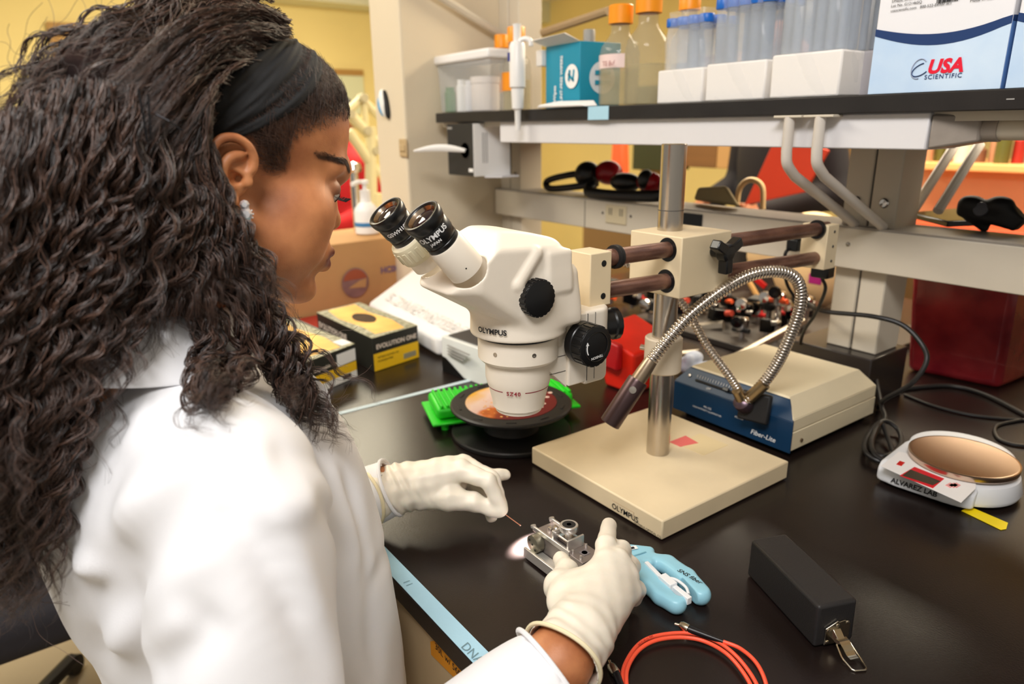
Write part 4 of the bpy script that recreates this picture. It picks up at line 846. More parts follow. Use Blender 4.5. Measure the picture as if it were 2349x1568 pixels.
for a_,z_ in ((.013,.019),(.033,.024),(.013,.006),(.0225,.0225)): MB().lathe([(.0021,0),(.0018,.001),(0,.0014)],oncase(a_,z_,.001),bn,14).build('rivet',LM,t)
MB().hexa([oncase(.017,.010,.001),oncase(.028,.010,.001),oncase(.029,.008,.009),oncase(.018,.008,.009)],[oncase(.018,.019,.001),oncase(.026,.019,.001),oncase(.027,.0105,.010),oncase(.020,.0105,.010)]).build('latch_hinge',LM,t,bevel=.0004)
lv=smooth_path([oncase(.0235,.012,.006),oncase(.024,.011,.012),oncase(.025,.0045,.019),oncase(.0255,.003,.024)],4)
mb=MB()
for i in range(len(lv)-1):
    w0=.0055*(1-.25*i/len(lv)); mb.hexa([lv[i]-bu*w0,lv[i]+bu*w0,lv[i+1]+bu*w0,lv[i+1]-bu*w0],[p+UZ*.0009 for p in (lv[i]-bu*w0,lv[i]+bu*w0,lv[i+1]+bu*w0,lv[i+1]-bu*w0)])
mb.build('latch_lever',LM,t)
lp=[oncase(.017,.009,.009),oncase(.0155,.003,.020),oncase(.0165,.0012,.034),oncase(.0295,.0012,.036),oncase(.033,.002,.022),oncase(.031,.009,.010)]
pth=[lp[0]]
for i in range(1,len(lp)-1): pth+= [lp[i]+(lp[i-1]-lp[i])*.12,lp[i]+(lp[i+1]-lp[i])*.12]
MB().tube(pth+[lp[-1]],.0009,10).build('latch_loop',LM,t)
# ---------------------------------------------------------------- blue stripping tool
BLU=mat('light_blue_plastic',S(150,205,224),rough=.35,bump=.08,bs=500); 
t=thing('stripping_tool','light blue plastic fibre stripping tool with two handles, marked in black pen','tool',(.22,-.24,0))
def zp(px,py,z): return P(px,py,z)
def capsule2d(a,b,r0,r1,z0,z1,k=0,n=None): pass
s=SDF((.14,-.31,0),(.31,-.18,.035),.0009)
zm=.0105
def hnd(pts,rs,hh=.0085):
    for i in range(len(pts)-1):
        a_=P(*pts[i],zm);b_=P(*pts[i+1],zm); s.cone(a_,b_,rs[i],rs[i+1],.003)
hnd([(1452,1296),(1490,1335),(1520,1362),(1550,1382)],[.0115,.0115,.0118,.0112])
hnd([(1480,1282),(1530,1294),(1572,1325),(1606,1362)],[.008,.0105,.0115,.0110])
s.box(P(1466,1280,zm),(.0165,.0165,.009),rotz(-.85),.006,.004)
s.plane(UZ,(0,0,.019),.0025); s.plane(-UZ,(0,0,.001),.002)
# channel between the handles
s.cone(P(1497,1300,.017),P(1560,1360,.017),.0035,.0065,.001,'sub'); s.box(P(1585,1365,.012),(.022,.0035,.012),rotz(math.atan2(*(P(1606,1385,.01)-P(1560,1335,.01))[[1,0]])),.001,.0005,'sub')
V,Q=s.mesh(); fast_mesh('handles',V,Q,BLU,t)
WI=mat('white_insert',S(236,238,240),rough=.35)
ins_=MB()
a_=P(1482,1292,.018);b_=P(1524,1335,.018);c_=P(1582,1378,.016); 
def bar(a,b,w,h,m,name,bv=.0006):
    d=nrm(b-a); sd=nrm(np.cross(UZ,d)); up=np.cross(d,sd); R=np.stack([d,sd,up],1); return MB().box((a+b)/2,(np.linalg.norm(b-a),w,h),R=R).build(name,m,t,bevel=bv)
bar(a_,b_,.0045,.006,WI,'insert_blade'); bar(P(1518,1325,.018),P(1545,1348,.018),.0095,.010,WI,'insert_hub'); bar(P(1540,1345,.016),c_,.0060,.008,WI,'insert_handle')
pth=smooth_path([P(1520,1325,.018),P(1548,1328,.019),P(1572,1345,.018),P(1580,1362,.016)],6); MB().tube(pth,.0016,8).build('insert_spring',WI,t)
bar(P(1440,1258,.0198),P(1461,1254,.0198),.0060,.0006,PAPER,'white_sticker',.0001); bar(P(1446,1257,.0203),P(1455,1255,.0203),.0035,.0003,INK,'sticker_box',.0001)
bar(P(1449,1276,.0193),P(1482,1265,.0193),.0016,.0006,mat('blue_recess',S(110,165,185)),'label_slot',.0001)
a_=P(1552,1308,.0196); dirv=P(1604,1338,.0196)-a_; text('SNS fiber',t,INK,a_,dirv,np.cross(UZ,nrm(dirv)),.0078,bold=.005,shear=.2,lift=.0003)
# ---------------------------------------------------------------- orange fibre cable
FO=mat('orange_fibre_jacket',S(250,92,62),rough=.35); FBK=mat('boot_black',S(22,20,22),rough=.35)
t=thing('fibre_cable','coiled orange fibre optic patch cable with silver connectors and black boots','cable',(.31,-.33,0))
c0=npv((.330,-.335,0)); 
pA=P(1659,1470,.003); 
ell=[]
def loop(off,a0,a1,z,n=40):
    out=[]
    for i in range(n+1):
        a=math.radians(a0+(a1-a0)*i/n); out.append(c0+npv((math.cos(a)*(.0585+off),math.sin(a)*(.0700+off),z)))
    return out
lp1=[npv(P(1657,1470,.0035)),npv(P(1700,1490,.003)),npv(P(1745,1540,.003)),npv(P(1765,1590,.003))]
def pxloop(pts,z): return [P(x,y,z) for x,y in pts]
base=[(1440,1640),(1429,1568),(1433,1525),(1462,1480),(1500,1459),(1560,1451),(1610,1457),(1660,1480),(1705,1522),(1740,1580),(1745,1640)]
in2=[(1446,1640),(1437,1568),(1441,1528),(1466,1490),(1505,1468),(1560,1461),(1612,1469),(1662,1495),(1700,1535),(1728,1585),(1735,1640)]
def close(pts,z):
    w=[P(x,y,z) for x,y in pts]; m_=(w[0]+w[-1])/2+npv((.02,-.03,0)); return w+[P(1690,1760,z),P(1590,1830,z),P(1490,1760,z)]
MB().tube(smooth_path(close(base,.0022),10,True),.0019,10,closed=True).build('cable_loop',FO,t)
MB().tube(smooth_path(close(in2,.0050),10,True),.0019,10,closed=True).build('cable_loop',FO,t)
MB().tube(smooth_path([P(1657,1470,.004),P(1700,1488,.003),P(1738,1524,.0022),P(1760,1580,.002),P(1762,1660,.002),P(1700,1760,.008)],10),.0019,10).build('cable_end',FO,t)
def conn(a,b,c,d,lab):
    # a tip, b ferrule end / nut start, c nut end, d boot end
    ax=nrm(b-a); MB().cyl(a,b,.0013).build('ferrule',mat('ferrule',S(230,205,170),rough=.25,metal=1),t)
    MB().lathe([(.0028,-.002),(.0034,-.0015),(.0034,.0),(.0042,.0),(.0044,.0008),(.0044,np.linalg.norm(c-b)-.001),(.0040,np.linalg.norm(c-b)),(.0,np.linalg.norm(c-b))],b,c-b,20).build('connector_nut',mat('nickel',S(200,190,170),rough=.25,metal=1),t)
    MB().tube([c,c+(d-c)*.5,d],.0034,12,rfun=lambda q:.0036-.0014*q).build('boot',FBK,t)
conn(P(1548,1430,.005),P(1564,1434,.005),P(1580,1442,.005),P(1659,1471,.004),'')
conn(P(1398,1515,.005),P(1402,1528,.005),P(1414,1545,.005),P(1440,1610,.004),'')
text('HLG TLG TM',t,mat('cable_print',S(150,40,30)),P(1466,1481,.0043),P(1498,1461,.0043)-P(1466,1481,.0043),UZ*.3+np.cross(UZ,nrm(P(1498,1461,.0043)-P(1466,1481,.0043))),.0035)
# ---------------------------------------------------------------- fibre holder stage held in the right hand
t=thing('fibre_clamp','small machined aluminium fibre holder stage held in her right glove','clamp',(.12,-.30,0))
AL=mat('machined_aluminium',S(228,224,220),rough=.34,metal=.9); ALD=mat('anodised_grey',S(160,150,146),rough=.4,metal=.8)
y0,y1=-.305,-.276
MB().bb((.090,-.3195,.001),(.170,-.278,.008)).build('base_bar',ALD,t,bevel=.0006)
MB().bb((.090,-.3225,.003),(.170,-.3195,.0150)).build('front_rail',AL,t,bevel=.0005)
MB().bb((.092,-.3195,.008),(.168,-.306,.0095)).build('trough',mat('frosted_channel',S(190,188,180),rough=.3,metal=.6),t,bevel=.0003)
MB().bb((.088,-.305,.008),(.170,-.2775,.0305)).build('upper_block',ALD,t,bevel=.0006)
MB().bb((.086,-.3065,.0285),(.150,-.3035,.0345)).build('top_rail',AL,t,bevel=.0008)
MB().bb((.083,-.2795,.0285),(.125,-.2765,.0345)).build('top_rail',AL,t,bevel=.0008)
for yy in (-.305,-.278): MB().lathe([(.0030,-.0015),(.0033,0),(.0030,.0015),(0,.0016)],(.086,yy,.0335),(-.3,0,1),16).build('rail_end',AL,t)
MB().lathe([(.0,0),(.0100,0),(.0105,.0008),(.0105,.0095),(.0095,.0100),(0,.0100)],(.0975,-.3055,.0195),(0,-1,0),32).build('end_dial',mat('dial_metal',S(150,146,128),rough=.35,metal=.8),t)
for dx,dz in ((-.005,.004),(0,0),(.005,-.005)): MB().cyl((.0975+dx,-.3154,.0195+dz),(.0975+dx,-.3160,.0195+dz),.0013).build('dial_hole',BLKM,t)
for (x_,y_,r_) in ((.100,-.292,.0028),(.104,-.286,.0034),(.108,-.293,.0028),(.112,-.287,.0036),(.101,-.285,.002)): MB().lathe([(r_,0),(r_,.003),(r_*.7,.0042),(0,.0045)],(x_,y_,.0305),n=16).build('round_nut',CHROME,t)
for x_ in (.118,.143): MB().bb((x_,-.304,.0305),(x_+.0025,-.281,.0435)).build('carriage_wall',AL,t,bevel=.0004)
MB().bb((.1205,-.300,.034),(.143,-.284,.040)).build('carriage',CHROME,t,bevel=.0006)
kp=(.1315,-.291,.040); 
MB().lathe([(.004,0),(.004,.005),(.0095,.0055),(.0102,.0065),(.0102,.0125),(.0096,.0132),(.0075,.0132),(.0074,.0128)],kp,n=36).build('top_knob',AL,t)
MB().lathe([(.0078,.0131),(0,.0133)],kp,n=32).build('knob_cap',BLKM,t); MB().lathe([(.0026,.0134),(.0022,.0134)],kp,n=20).build('knob_ring',INKW,t)
for (x_,y_) in ((.150,-.301),(.150,-.282),(.163,-.301)): MB().lathe([(.0014,0),(.0014,.004),(0,.0045)],(x_,y_,.0305),n=12).build('pin',AL,t)
MB().box((.157,-.2905,.0308),(.009,.009,.0004)).build('square_label',mat('grey_label',S(120,112,112)),t,smooth=False); MB().lathe([(.0032,0),(.0028,.0)],(.157,-.2905,.0312),n=20).build('label_ring',INK,t)
MB().lathe([(.0055,0),(.0055,.001),(0,.0011)],(.146,-.3062,.0150),(0,-1,0),20).build('screw_head',BLK,t)
# needle / bare fibre in left hand
a_=P(1160,1180,.030);b_=P(1193,1204,.024); t=MB().tube([a_+(a_-b_)*.5,b_],.00045,6).lathe([(.0007,-.0006),(.0009,0),(.0005,.0008)],b_,b_-a_,8).build('optical_fibre',mat('copper_fibre',S(210,140,110),rough=.3),loc=a_); tag(t,'short bare optical fibre pinched in her left glove fingertips','fibre')
# ---------------------------------------------------------------- things on the black shelf
SZ=SZ1
def sxz(px,py,Y): p=PY(px,py,Y); return p[0],p[2]
# printed carton boxes at right
def carton(xa,xb,Y,z1,lab):
    t=thing('carton',lab,'box',((xa+xb)/2,Y+.07,SZ))
    CW=mat('carton_white',S(232,232,236),rough=.4)
    MB().bb((xa,Y,SZ+.0005),(xb,Y+.15,z1)).build('box_body',CW,t,bevel=.0012)
    CB=mat('carton_pale_blue',S(178,206,238),rough=.4,col2=S(206,226,246),vs_=9)
    w=xb-xa; h0=.070; n=16
    def cy(t_): return h0-.020*math.sin(min(1,t_*1.05)*math.pi*.62+.12)+.014*t_**2.2+.008
    top=[(w*i/n,cy(i/n)+.003) for i in range(n+1)]; bot=[(w*i/n,cy(i/n)-.0055-.004*math.sin(i/n*math.pi)) for i in range(n+1)]
    MB().prism([(0,.0008),(w,.0008)]+[(p[0],p[1]+.001) for p in bot[::-1]],(xa,Y-.0002,SZ),UX,UZ,.0005).build('pale_blue_print',CB,t,smooth=False)
    mb=MB(); 
    for i in range(n): mb.prism([bot[i],bot[i+1],top[i+1],top[i]],(xa,Y-.0006,SZ),UX,UZ,.0004)
    mb.build('navy_swoosh',NAVY,t,smooth=False)
    SB=mat('carton_side_blue',S(96,140,205),rough=.4)
    MB().prism([(0,.0008),(.15,.0008),(.15,.082),(0,top[-1][1]-.004)],(xb+.0002,Y,SZ),UY,UZ,.0004).build('side_blue_print',SB,t,smooth=False)
    MB().prism([(0,top[-1][1]-.006),(.15,.078),(.15,.088),(0,top[-1][1])],(xb+.0005,Y,SZ),UY,UZ,.0004).build('side_navy_band',NAVY,t,smooth=False)
    return t
xa,_=sxz(1991,215,.21); xb,_=sxz(2293,208,.21)
t=carton(xa,xb,.21,.74,'white and pale blue printed carton with a red logo on its front')
REDP=mat('logo_red',S(226,20,52),rough=.4)
Y0=.2090
def boxtext(s,px,py,size,m,bold=0,sp=1,shear=0): x,z=sxz(px,py,Y0); return text(s,t,m,(x,Y0,z),UX,UZ,size,bold,lift=.0005,sp=sp,shear=shear)
boxtext('USA',2126,168,.0212,REDP,.045,1.03,.18); boxtext('SCIENTIFIC',2120,182,.0072,NAVY,.012,1.2)
for rx,rz,cx,cy,ph in ((.011,.006,2112,160,.5),(.0085,.0115,2108,158,-.3)):
    x,z=sxz(cx,cy,Y0-.0005); mb=MB()
    pts=[npv((x+math.cos(a)*rx*math.cos(ph)-math.sin(a)*rz*math.sin(ph),Y0-.0006,z+math.cos(a)*rx*math.sin(ph)+math.sin(a)*rz*math.cos(ph))) for a in np.linspace(1.0,5.2,28)]
    mb.tube(pts,.0006,4).build('logo_orbit',NAVY if ph>0 else mat('logo_grey',S(160,170,195)),t,smooth=False)
for s_,px,py,sz in (('DNase, DNA & Pyrogen Free',2046,6,.0046),('Lot No. G121465Q',2044,17,.0046),('usascientific.com   800-522-8477',2043,28,.0046),('1181-8810',2156,13,.0030),('Made in USA',2225,5,.0050)): boxtext(s_,px,py,sz,INK)
x,z=sxz(2148,10,Y0); mb=MB()
for i in range(22): 
    xx=x+i*.0011; mb.bb((xx,Y0-.0006,z+.001),(xx+random.choice((.0004,.0007)),Y0-.0001,z+.012))
mb.build('barcode_print',INK,t,smooth=False,kind='stuff')
xa2=xb+.006
t2=carton(xa2,xa2+.155,.208,.74,'second white and pale blue carton, cut off by the right frame edge')
# bagged tube racks
TUB=mat('tube_plastic',S(205,218,235),rough=.06,alpha=.20); CAPB=mat('blue_tube_cap',S(14,98,190),rough=.4); FOAM=mat('rack_foam',S(232,228,224),rough=.75,bump=.15,bs=200)
tube0=None
def rack(pxa,pxb,Y,hf,htop,nx,ny,lab,baglab,capmat,depth=.10,bag=True,foam=FOAM):
    global tube0
    xa,_=sxz(pxa,235,Y); xb,_=sxz(pxb,232,Y)
    o=MB().bb((xa+.003,Y,SZ+.0005),(xb-.003,Y+depth,SZ+hf)).build('foam_rack',foam,bevel=.003); tag(o,lab,'rack')
    r_=min((xb-xa)/nx,depth/ny)*.40
    for i in range(nx):
        for j in range(ny):
            x=xa+.006+(xb-xa-.012)*(i+.5)/nx; y=Y+.003+(depth-.006)*(j+.5)/ny
            tt=thing('centrifuge_tube','clear blue capped tube in the '+['leftmost bagged white foam rack','middle bagged white foam rack','rightmost bagged white foam rack','grey foam rack'][('middle' in lab)*1+('rightmost' in lab)*2+('grey' in lab)*3],'tube',(x,y,SZ+hf),group='capped tubes in the '+['leftmost','middle','rightmost','grey'][('middle' in lab)*1+('rightmost' in lab)*2+('grey' in lab)*3]+' rack')
            if tube0 is None:
                L_=htop-hf
                a_=MB().lathe([(.0055,.0005),(.0078,.002),(.0078,1.0*.088)],(x,y,SZ+hf),n=16); b_=MB().lathe([(.0090,.082),(.0094,.084),(.0094,.096),(.0088,.0975),(0,.0975)],(x,y,SZ+hf),n=18)
                ta=a_.build('tube_body',TUB,tt); tb=b_.build('screw_cap',CAPB,tt); tube0=(ta,tb)
            else:
                for q in tube0: c=q.copy(); sc.collection.objects.link(c); c.parent=tt
            tt.scale=(r_/.0078,r_/.0078,(htop-hf)/.0975)
    if bag:
        V=[];F=[]; nu,nv=30,12
        for j in range(nv+1):
            z_=SZ+.001+(htop+.008)*j/nv
            for i in range(nu):
                a=2*math.pi*i/nu; cx,cy=(xa+xb)/2,Y+depth/2; sq=1/max(abs(math.cos(a)),abs(math.sin(a)))**.8
                k=1+.05*math.sin(i*2.3+j*1.7)+.04*math.sin(i*5.1-j)-.10*(j/nv)**3
                V.append((cx+math.cos(a)*((xb-xa)/2+.001)*sq*k*.93,max(SY+.002,cy+math.sin(a)*(depth/2+.004)*sq*k*.93),z_+.002*math.sin(i*3)*(j>0)))
        for j in range(nv):
            for i in range(nu): i2=(i+1)%nu; F.append((j*nu+i,j*nu+i2,(j+1)*nu+i2,(j+1)*nu+i))
        o=mkobj('plastic_bag',V,F,BAGM,ang=180); q=o.modifiers.new('s','SUBSURF'); q.levels=q.render_levels=1; tag(o,baglab,'bag')
rack(1503,1612,.235,.055,.137,4,3,'white foam tube rack in the leftmost clear bag, beside the orange capped bottles','leftmost crinkled clear plastic bag round a foam tube rack',CAPB)
rack(1612,1755,.225,.057,.152,5,4,'white foam tube rack in the middle clear bag','middle crinkled clear plastic bag round a foam tube rack',CAPB)
rack(1758,1925,.215,.060,.168,6,4,'white foam tube rack in the rightmost and largest clear bag','largest crinkled clear plastic bag, nearest the printed cartons',CAPB)
rack(1905,2000,.27,.060,.172,3,3,'shaded grey foam tube rack between the bags and the printed carton','',CAPB,bag=False,foam=mat('rack_foam_grey',S(170,166,170),rough=.75))  # foam in one even grey, darker than the bagged racks
# bottles with orange caps
LIQ=mat('bottle_liquid',S(205,190,140),rough=.05,alpha=.35)
GLS=mat('bottle_glass',S(176,172,155),rough=.05,alpha=.28)
def bottle(px,pyt,Y,r,lab,labelc=None,cap=ORANGE,capname='orange_cap',pyc=None,h=None):
    x,zt=sxz(px,pyt,Y); h=zt-SZ if h is None else h
    t=thing('reagent_bottle',lab,'bottle',(x,Y,SZ))
    hc=min(.032,h*.2)
    MB().lathe([(r*.9,.0005),(r,.004),(r,h*.52),(r*.92,h*.60),(r*.55,h*.70),(r*.46,h*.74),(r*.46,h-hc)],(x,Y,SZ),n=32).build('glass_body',GLS,t)
    MB().lathe([(0,.003),(r*.93,.004),(r*.93,h*.38),(0,h*.38)],(x,Y,SZ),n=32).build('liquid',LIQ,t)
    MB().lathe([(r*.60,h-hc),(r*.60,h-.002),(r*.56,h),(0,h)],(x,Y,SZ),n=28).build('cap',cap,t)
    if labelc is not None:
        V=[];F=[]
        for i in range(9):
            a=math.radians(-130+i*12.5); 
            for z_ in labelc[1:]: V.append((x+math.cos(a)*(r+.0006),Y+math.sin(a)*(r+.0006),SZ+z_))
            if i: k=2*i; F.append((k-2,k,k+1,k-1))
        mkobj('paper_label',V,F,mat(*labelc[0]) if isinstance(labelc[0],tuple) else labelc[0],t)
    return t
ORL=mat('orange_label',S(245,150,20),rough=.5); PKL=mat('pinkish_label',S(235,210,205),rough=.6)
bottle(1184,62,.30,.034,'square shouldered glass bottle with an orange cap and orange label behind the pipette',(ORL,.045,.085))
bottle(1150,80,.385,.030,'smaller orange capped glass bottle left of the pipette, half hidden',(ORL,.05,.08))
t=bottle(1425,12,.27,.038,'orange capped glass bottle with a pinkish label right of the teal box',(PKL,.068,.092)); 
text('TE Buf',t,mat('label_red_ink',S(150,60,60)),PY(1382,152,.228),UX,UZ,.012)
bottle(1490,-14,.29,.040,'taller orange capped glass bottle, second right of the teal box')
bottle(1583,2,.40,.034,'orange capped bottle standing behind the bagged tube racks',h=.205)
bottle(1352,68,.40,.022,'short grey capped clear bottle behind the teal box',cap=GREY)
# clear bin with white lid and jars inside
xa,_=sxz(1010,262,.235); xb,_=sxz(1128,262,.235); z1=sxz(1010,150,.235)[1]
t=thing('storage_bin','clear plastic bin with a white lid at the left end of the shelf','bin',((xa+xb)/2,.30,SZ))
MB().hexa([(xa+.006,.235,SZ+.001),(xb-.006,.235,SZ+.001),(xb-.006,.32,SZ+.001),(xa+.006,.32,SZ+.001)],[(xa,.23,z1),(xb,.23,z1),(xb,.325,z1),(xa,.325,z1)]).build('bin_body',CLEARP,t,bevel=.004)
MB().bb((xa-.006,.224,z1),(xb+.006,.332,z1+.022)).build('lid',mat('lid_white',S(238,236,236),rough=.35),t,bevel=.006,seg=3)
for k,(px,w_,h_,m_,nm,lb) in enumerate(((1030,.014,.06,mat('green_cap',S(60,120,50)),'vial','green vial inside the clear bin'),(1056,.012,.075,WHITE,'vial','left of two white vials inside the clear bin'),(1074,.012,.072,mat('white2',S(215,215,220)),'vial','right of two white vials inside the clear bin'))):
    x,_=sxz(px,255,.25); o=MB().lathe([(w_*.95,0),(w_,.002),(w_,h_*.8),(w_*.8,h_*.84),(w_*.8,h_),(0,h_)],(x,.255,SZ+.003),n=20).build(nm,m_); tag(o,lb,'vial')
x,_=sxz(1108,250,.27); o=MB().lathe([(.032,0),(.034,.003),(.034,.062),(.036,.064),(.036,.078),(0,.079)],(x,.278,SZ+.003),n=28).build('jar',mat('pale_jar',S(225,215,210),rough=.4)); tag(o,'round pale jar with a white lid inside the clear bin','jar')
# pipette hanging over the shelf edge
xp,zt=sxz(1186,55,.185); zb=sxz(1186,300,.185)[1]; Hh=zt-zb
t=thing('pipette','white laboratory pipette hanging upright over the front edge of the black shelf','pipette',(xp,.185,zb))
PW=mat('pipette_white',S(232,230,228),rough=.35)
MB().lathe([(.0048,0),(.0060,Hh*.04),(.0066,Hh*.19),(.0075,Hh*.20),(.0120,Hh*.215),(.0135,Hh*.38),(.0135,Hh*.40)],(xp,.185,zb),n=20).build('tip_cone',PW,t)
MB().lathe([(.0115,Hh*.40),(.0165,Hh*.42),(.0165,Hh*.80),(.0135,Hh*.83),(.012,Hh*.84)],(xp,.185,zb),n=24).build('handle',PW,t)
MB().lathe([(.008,Hh*.84),(.008,Hh*.97),(.009,Hh),(0,Hh*1.005)],(xp,.185,zb),n=20).build('plunger',PW,t)
MB().tube(smooth_path([(xp,.185,zb+Hh*.83),(xp+.018,.19,zb+Hh*.86),(xp+.030,.195,zb+Hh*.84),(xp+.032,.196,zb+Hh*.79)],5),.005,10).build('finger_hook',PW,t)
MB().bb((xp-.010,.1675,zb+Hh*.66),(xp-.004,.169,zb+Hh*.74)).build('blue_window',mat('dark_blue_print',S(40,50,130)),t,smooth=False)
# teal box
xa,_=sxz(1252,240,.225); xb,_=sxz(1338,240,.225); xc=xb; z1=sxz(1252,105,.225)[1]
t=thing('teal_box','teal carton box with a white round emblem and open top on the shelf','box',((xa+xb)/2,.27,SZ))
yb=.225; x3,_=sxz(1383,250,.225)
P4=[(xa,yb,SZ+.0005),(xb,yb-.01,SZ+.0005),(xb+.012,yb+.085,SZ+.0005),(xa+.012,yb+.09,SZ+.0005)]
MB().hexa(P4,[(p[0],p[1],z1-.002) for p in P4]).build('carton_body',TEAL,t,bevel=.001)
MB().hexa([(xa-.002,yb-.002,z1-.002),(xb,yb-.012,z1-.002),(xb,yb-.011,z1-.002),(xa-.002,yb,z1-.002)],[(xa-.008,yb-.03,z1+.008),(xb-.02,yb-.034,z1+.012),(xb-.02,yb-.031,z1+.013),(xa-.008,yb-.027,z1+.010)]).build('open_flap',mat('flap_grey_white',S(225,220,215),rough=.7),t)
MB().bb((xa-.020,yb-.01,z1-.038),(xa-.001,yb+.02,z1-.008)).build('side_flap',mat('flap_grey_white',S(225,220,215)),t,bevel=.001)
cc=PY(1311,175,.215); MB().lathe([(.022,0),(.0222,.0005),(0,.0007)],(cc[0],.2155,cc[2]),(-.11,-1,0),32).build('emblem_disc',PAPER,t)
for dx,dz,l,an in ((-.006,.002,.020,.5),(.000,-.002,.022,-.5),(.007,.002,.020,.5)): MB().box((cc[0]+dx,.2135,cc[2]+dz),(l,.001,.004),R=roty(an+1.2)).build('emblem_mark',TEAL,t,smooth=False)
MB().lathe([(.030,0),(.0302,.0005),(0,.0007)],(xb+.0065,yb+.042,SZ+.055),(1,-.13,0),32).build('side_emblem',mat('emblem_white_side',S(215,220,225)),t)
for dz in (-.009,.009): MB().box((xb+.0085,yb+.042,SZ+.055+dz),(.001,.036,.008),R=rotz(-.13)).build('side_emblem_mark',TEAL,t,smooth=False)
for i,s_ in enumerate(('Wipes','KIMTECH LAB')): 
    a_=PY(1272+i*16,232,.2155); text(s_ if i==0 else 'LINT-FREE WIPERS',t,PAPER,(a_[0],yb-.0045-.0014*i,SZ+.012),UZ,-UX,.012 if i==0 else .0105,bold=.02,lift=.0015)
MB().bb((xa-.030,.25,SZ+.0005),(xa-.004,.31,SZ+.060)).build('small_white_carton',PAPER,bevel=.001); o=[q for q in sc.objects if q.name.startswith('small_white_carton')][0]; tag(o,'small white carton with red print squeezed left of the teal box','box')
q=[PY(1228,262,.19),PY(1255,238,.19),PY(1350,240,.19),PY(1340,258,.19)]
MB().hexa([(q[0][0],.192,SZ+.001),(q[3][0],.192,SZ+.001),(q[2][0],.215,SZ+.001),(q[1][0],.215,SZ+.001)],[(q[0][0]+.01,.190,SZ+.007),(q[3][0]-.01,.190,SZ+.005),(q[2][0]-.01,.213,SZ+.012),(q[1][0]+.01,.213,SZ+.014)]).build('folded_napkin',PAPER,bevel=.002)
o=[q_ for q_ in sc.objects if q_.name.startswith('folded_napkin')][0]; tag(o,'folded white napkin under the front of the teal box','napkin')
# tissue box hung under the shelf end
xa,_=sxz(1025,285,.19); xb,_=sxz(1084,285,.19); z1=sxz(1050,284,.19)[1]; z0=sxz(1055,402,.19)[1]
t=thing('tissue_box','black and white tissue dispenser box hanging below the left end of the shelf','box',((xa+xb)/2,.23,z0))
MB().bb((xa,.19,z0),(xb,.30,z1)).build('carton_body',mat('tissue_box_black',S(42,41,40),rough=.5),t,bevel=.001)
MB().bb((xb,.1905,z0),(xb+.0015,.295,z1)).build('white_side',PAPER,t,smooth=False)
MB().hexa([(xb+.001,.22,z0-.004),(xb+.030,.25,z0-.004),(xb+.030,.30,z0-.004),(xb+.001,.30,z0-.004)],[(xb+.001,.22,z0),(xb+.030,.25,z0),(xb+.030,.30,z0),(xb+.001,.30,z0)]).build('hanger_plate',SHELFW,t)
for i in range(3): MB().bb((xb+.0016,.215+i*.006,z0+.03),(xb+.0022,.217+i*.006,z1-.02)).build('print_line',GREY,t,smooth=False)
cx,cz=sxz(1067,345,.19); MB().lathe([(.0,0),(.018,.0)],(cx,.1895,cz),(0,-1,0),28).build('oval_opening',mat('box_inner',S(150,135,125)),t)
MB().bb((xa+.002,.1888,z1-.012),(xa+.024,.1898,z1-.007)).build('print_line',GREY,t,smooth=False); MB().bb((xb-.02,.1888,z0+.010),(xb-.002,.1898,z0+.018)).build('white_print',PAPER,t,smooth=False)
a_=PY(1070,345,.188); rows=[]
for i in range(7):
    s_=i/6; p=PY(1070-120*s_,346-8*math.sin(s_*3.2),.185-.09*s_); w_=.006+.012*math.sin(s_*2.9+.2)
    rows.append([p+npv((.0,.0,-w_*.55)),p+npv((.002,-.006,.0)),p+npv((0,0,w_*.6)),p+npv((-.002,.008,w_*.2))])
o=sheet_simple=None
V=[];F=[]
for r_ in rows: V+=r_
for i in range(6):
    for k in range(3): F.append((i*4+k,i*4+k+1,i*4+k+5,i*4+k+4))
o=mkobj('tissue',V,F,PAPER,ang=180); q=o.modifiers.new('s','SOLIDIFY'); q.thickness=.0008; q=o.modifiers.new('u','SUBSURF'); q.levels=q.render_levels=2; tag(o,'white tissue pulled out sideways from the black tissue box','tissue')
# upper right bracket arms on the partition and uprights
t=thing('wall_bracket','slanting tan shelf arm fixed high on the partition wall side','bracket',(WX+.03,.45,.8))
MB().tube([PX(985,0,WX+.02)+npv((0,-.02,.03)),PX(1160,85,WX+.03)],.010,8).build('arm',FRAMEC,t)
t=thing('cross_brace','tan slanting brace between the upright and the shelf above','brace',(-.7,.5,.7))
MB().tube([PY(1245,75,.47),PY(1395,25,.47)],.010,8).build('bar',mat('brace_tan',S(165,140,105),rough=.5),t)
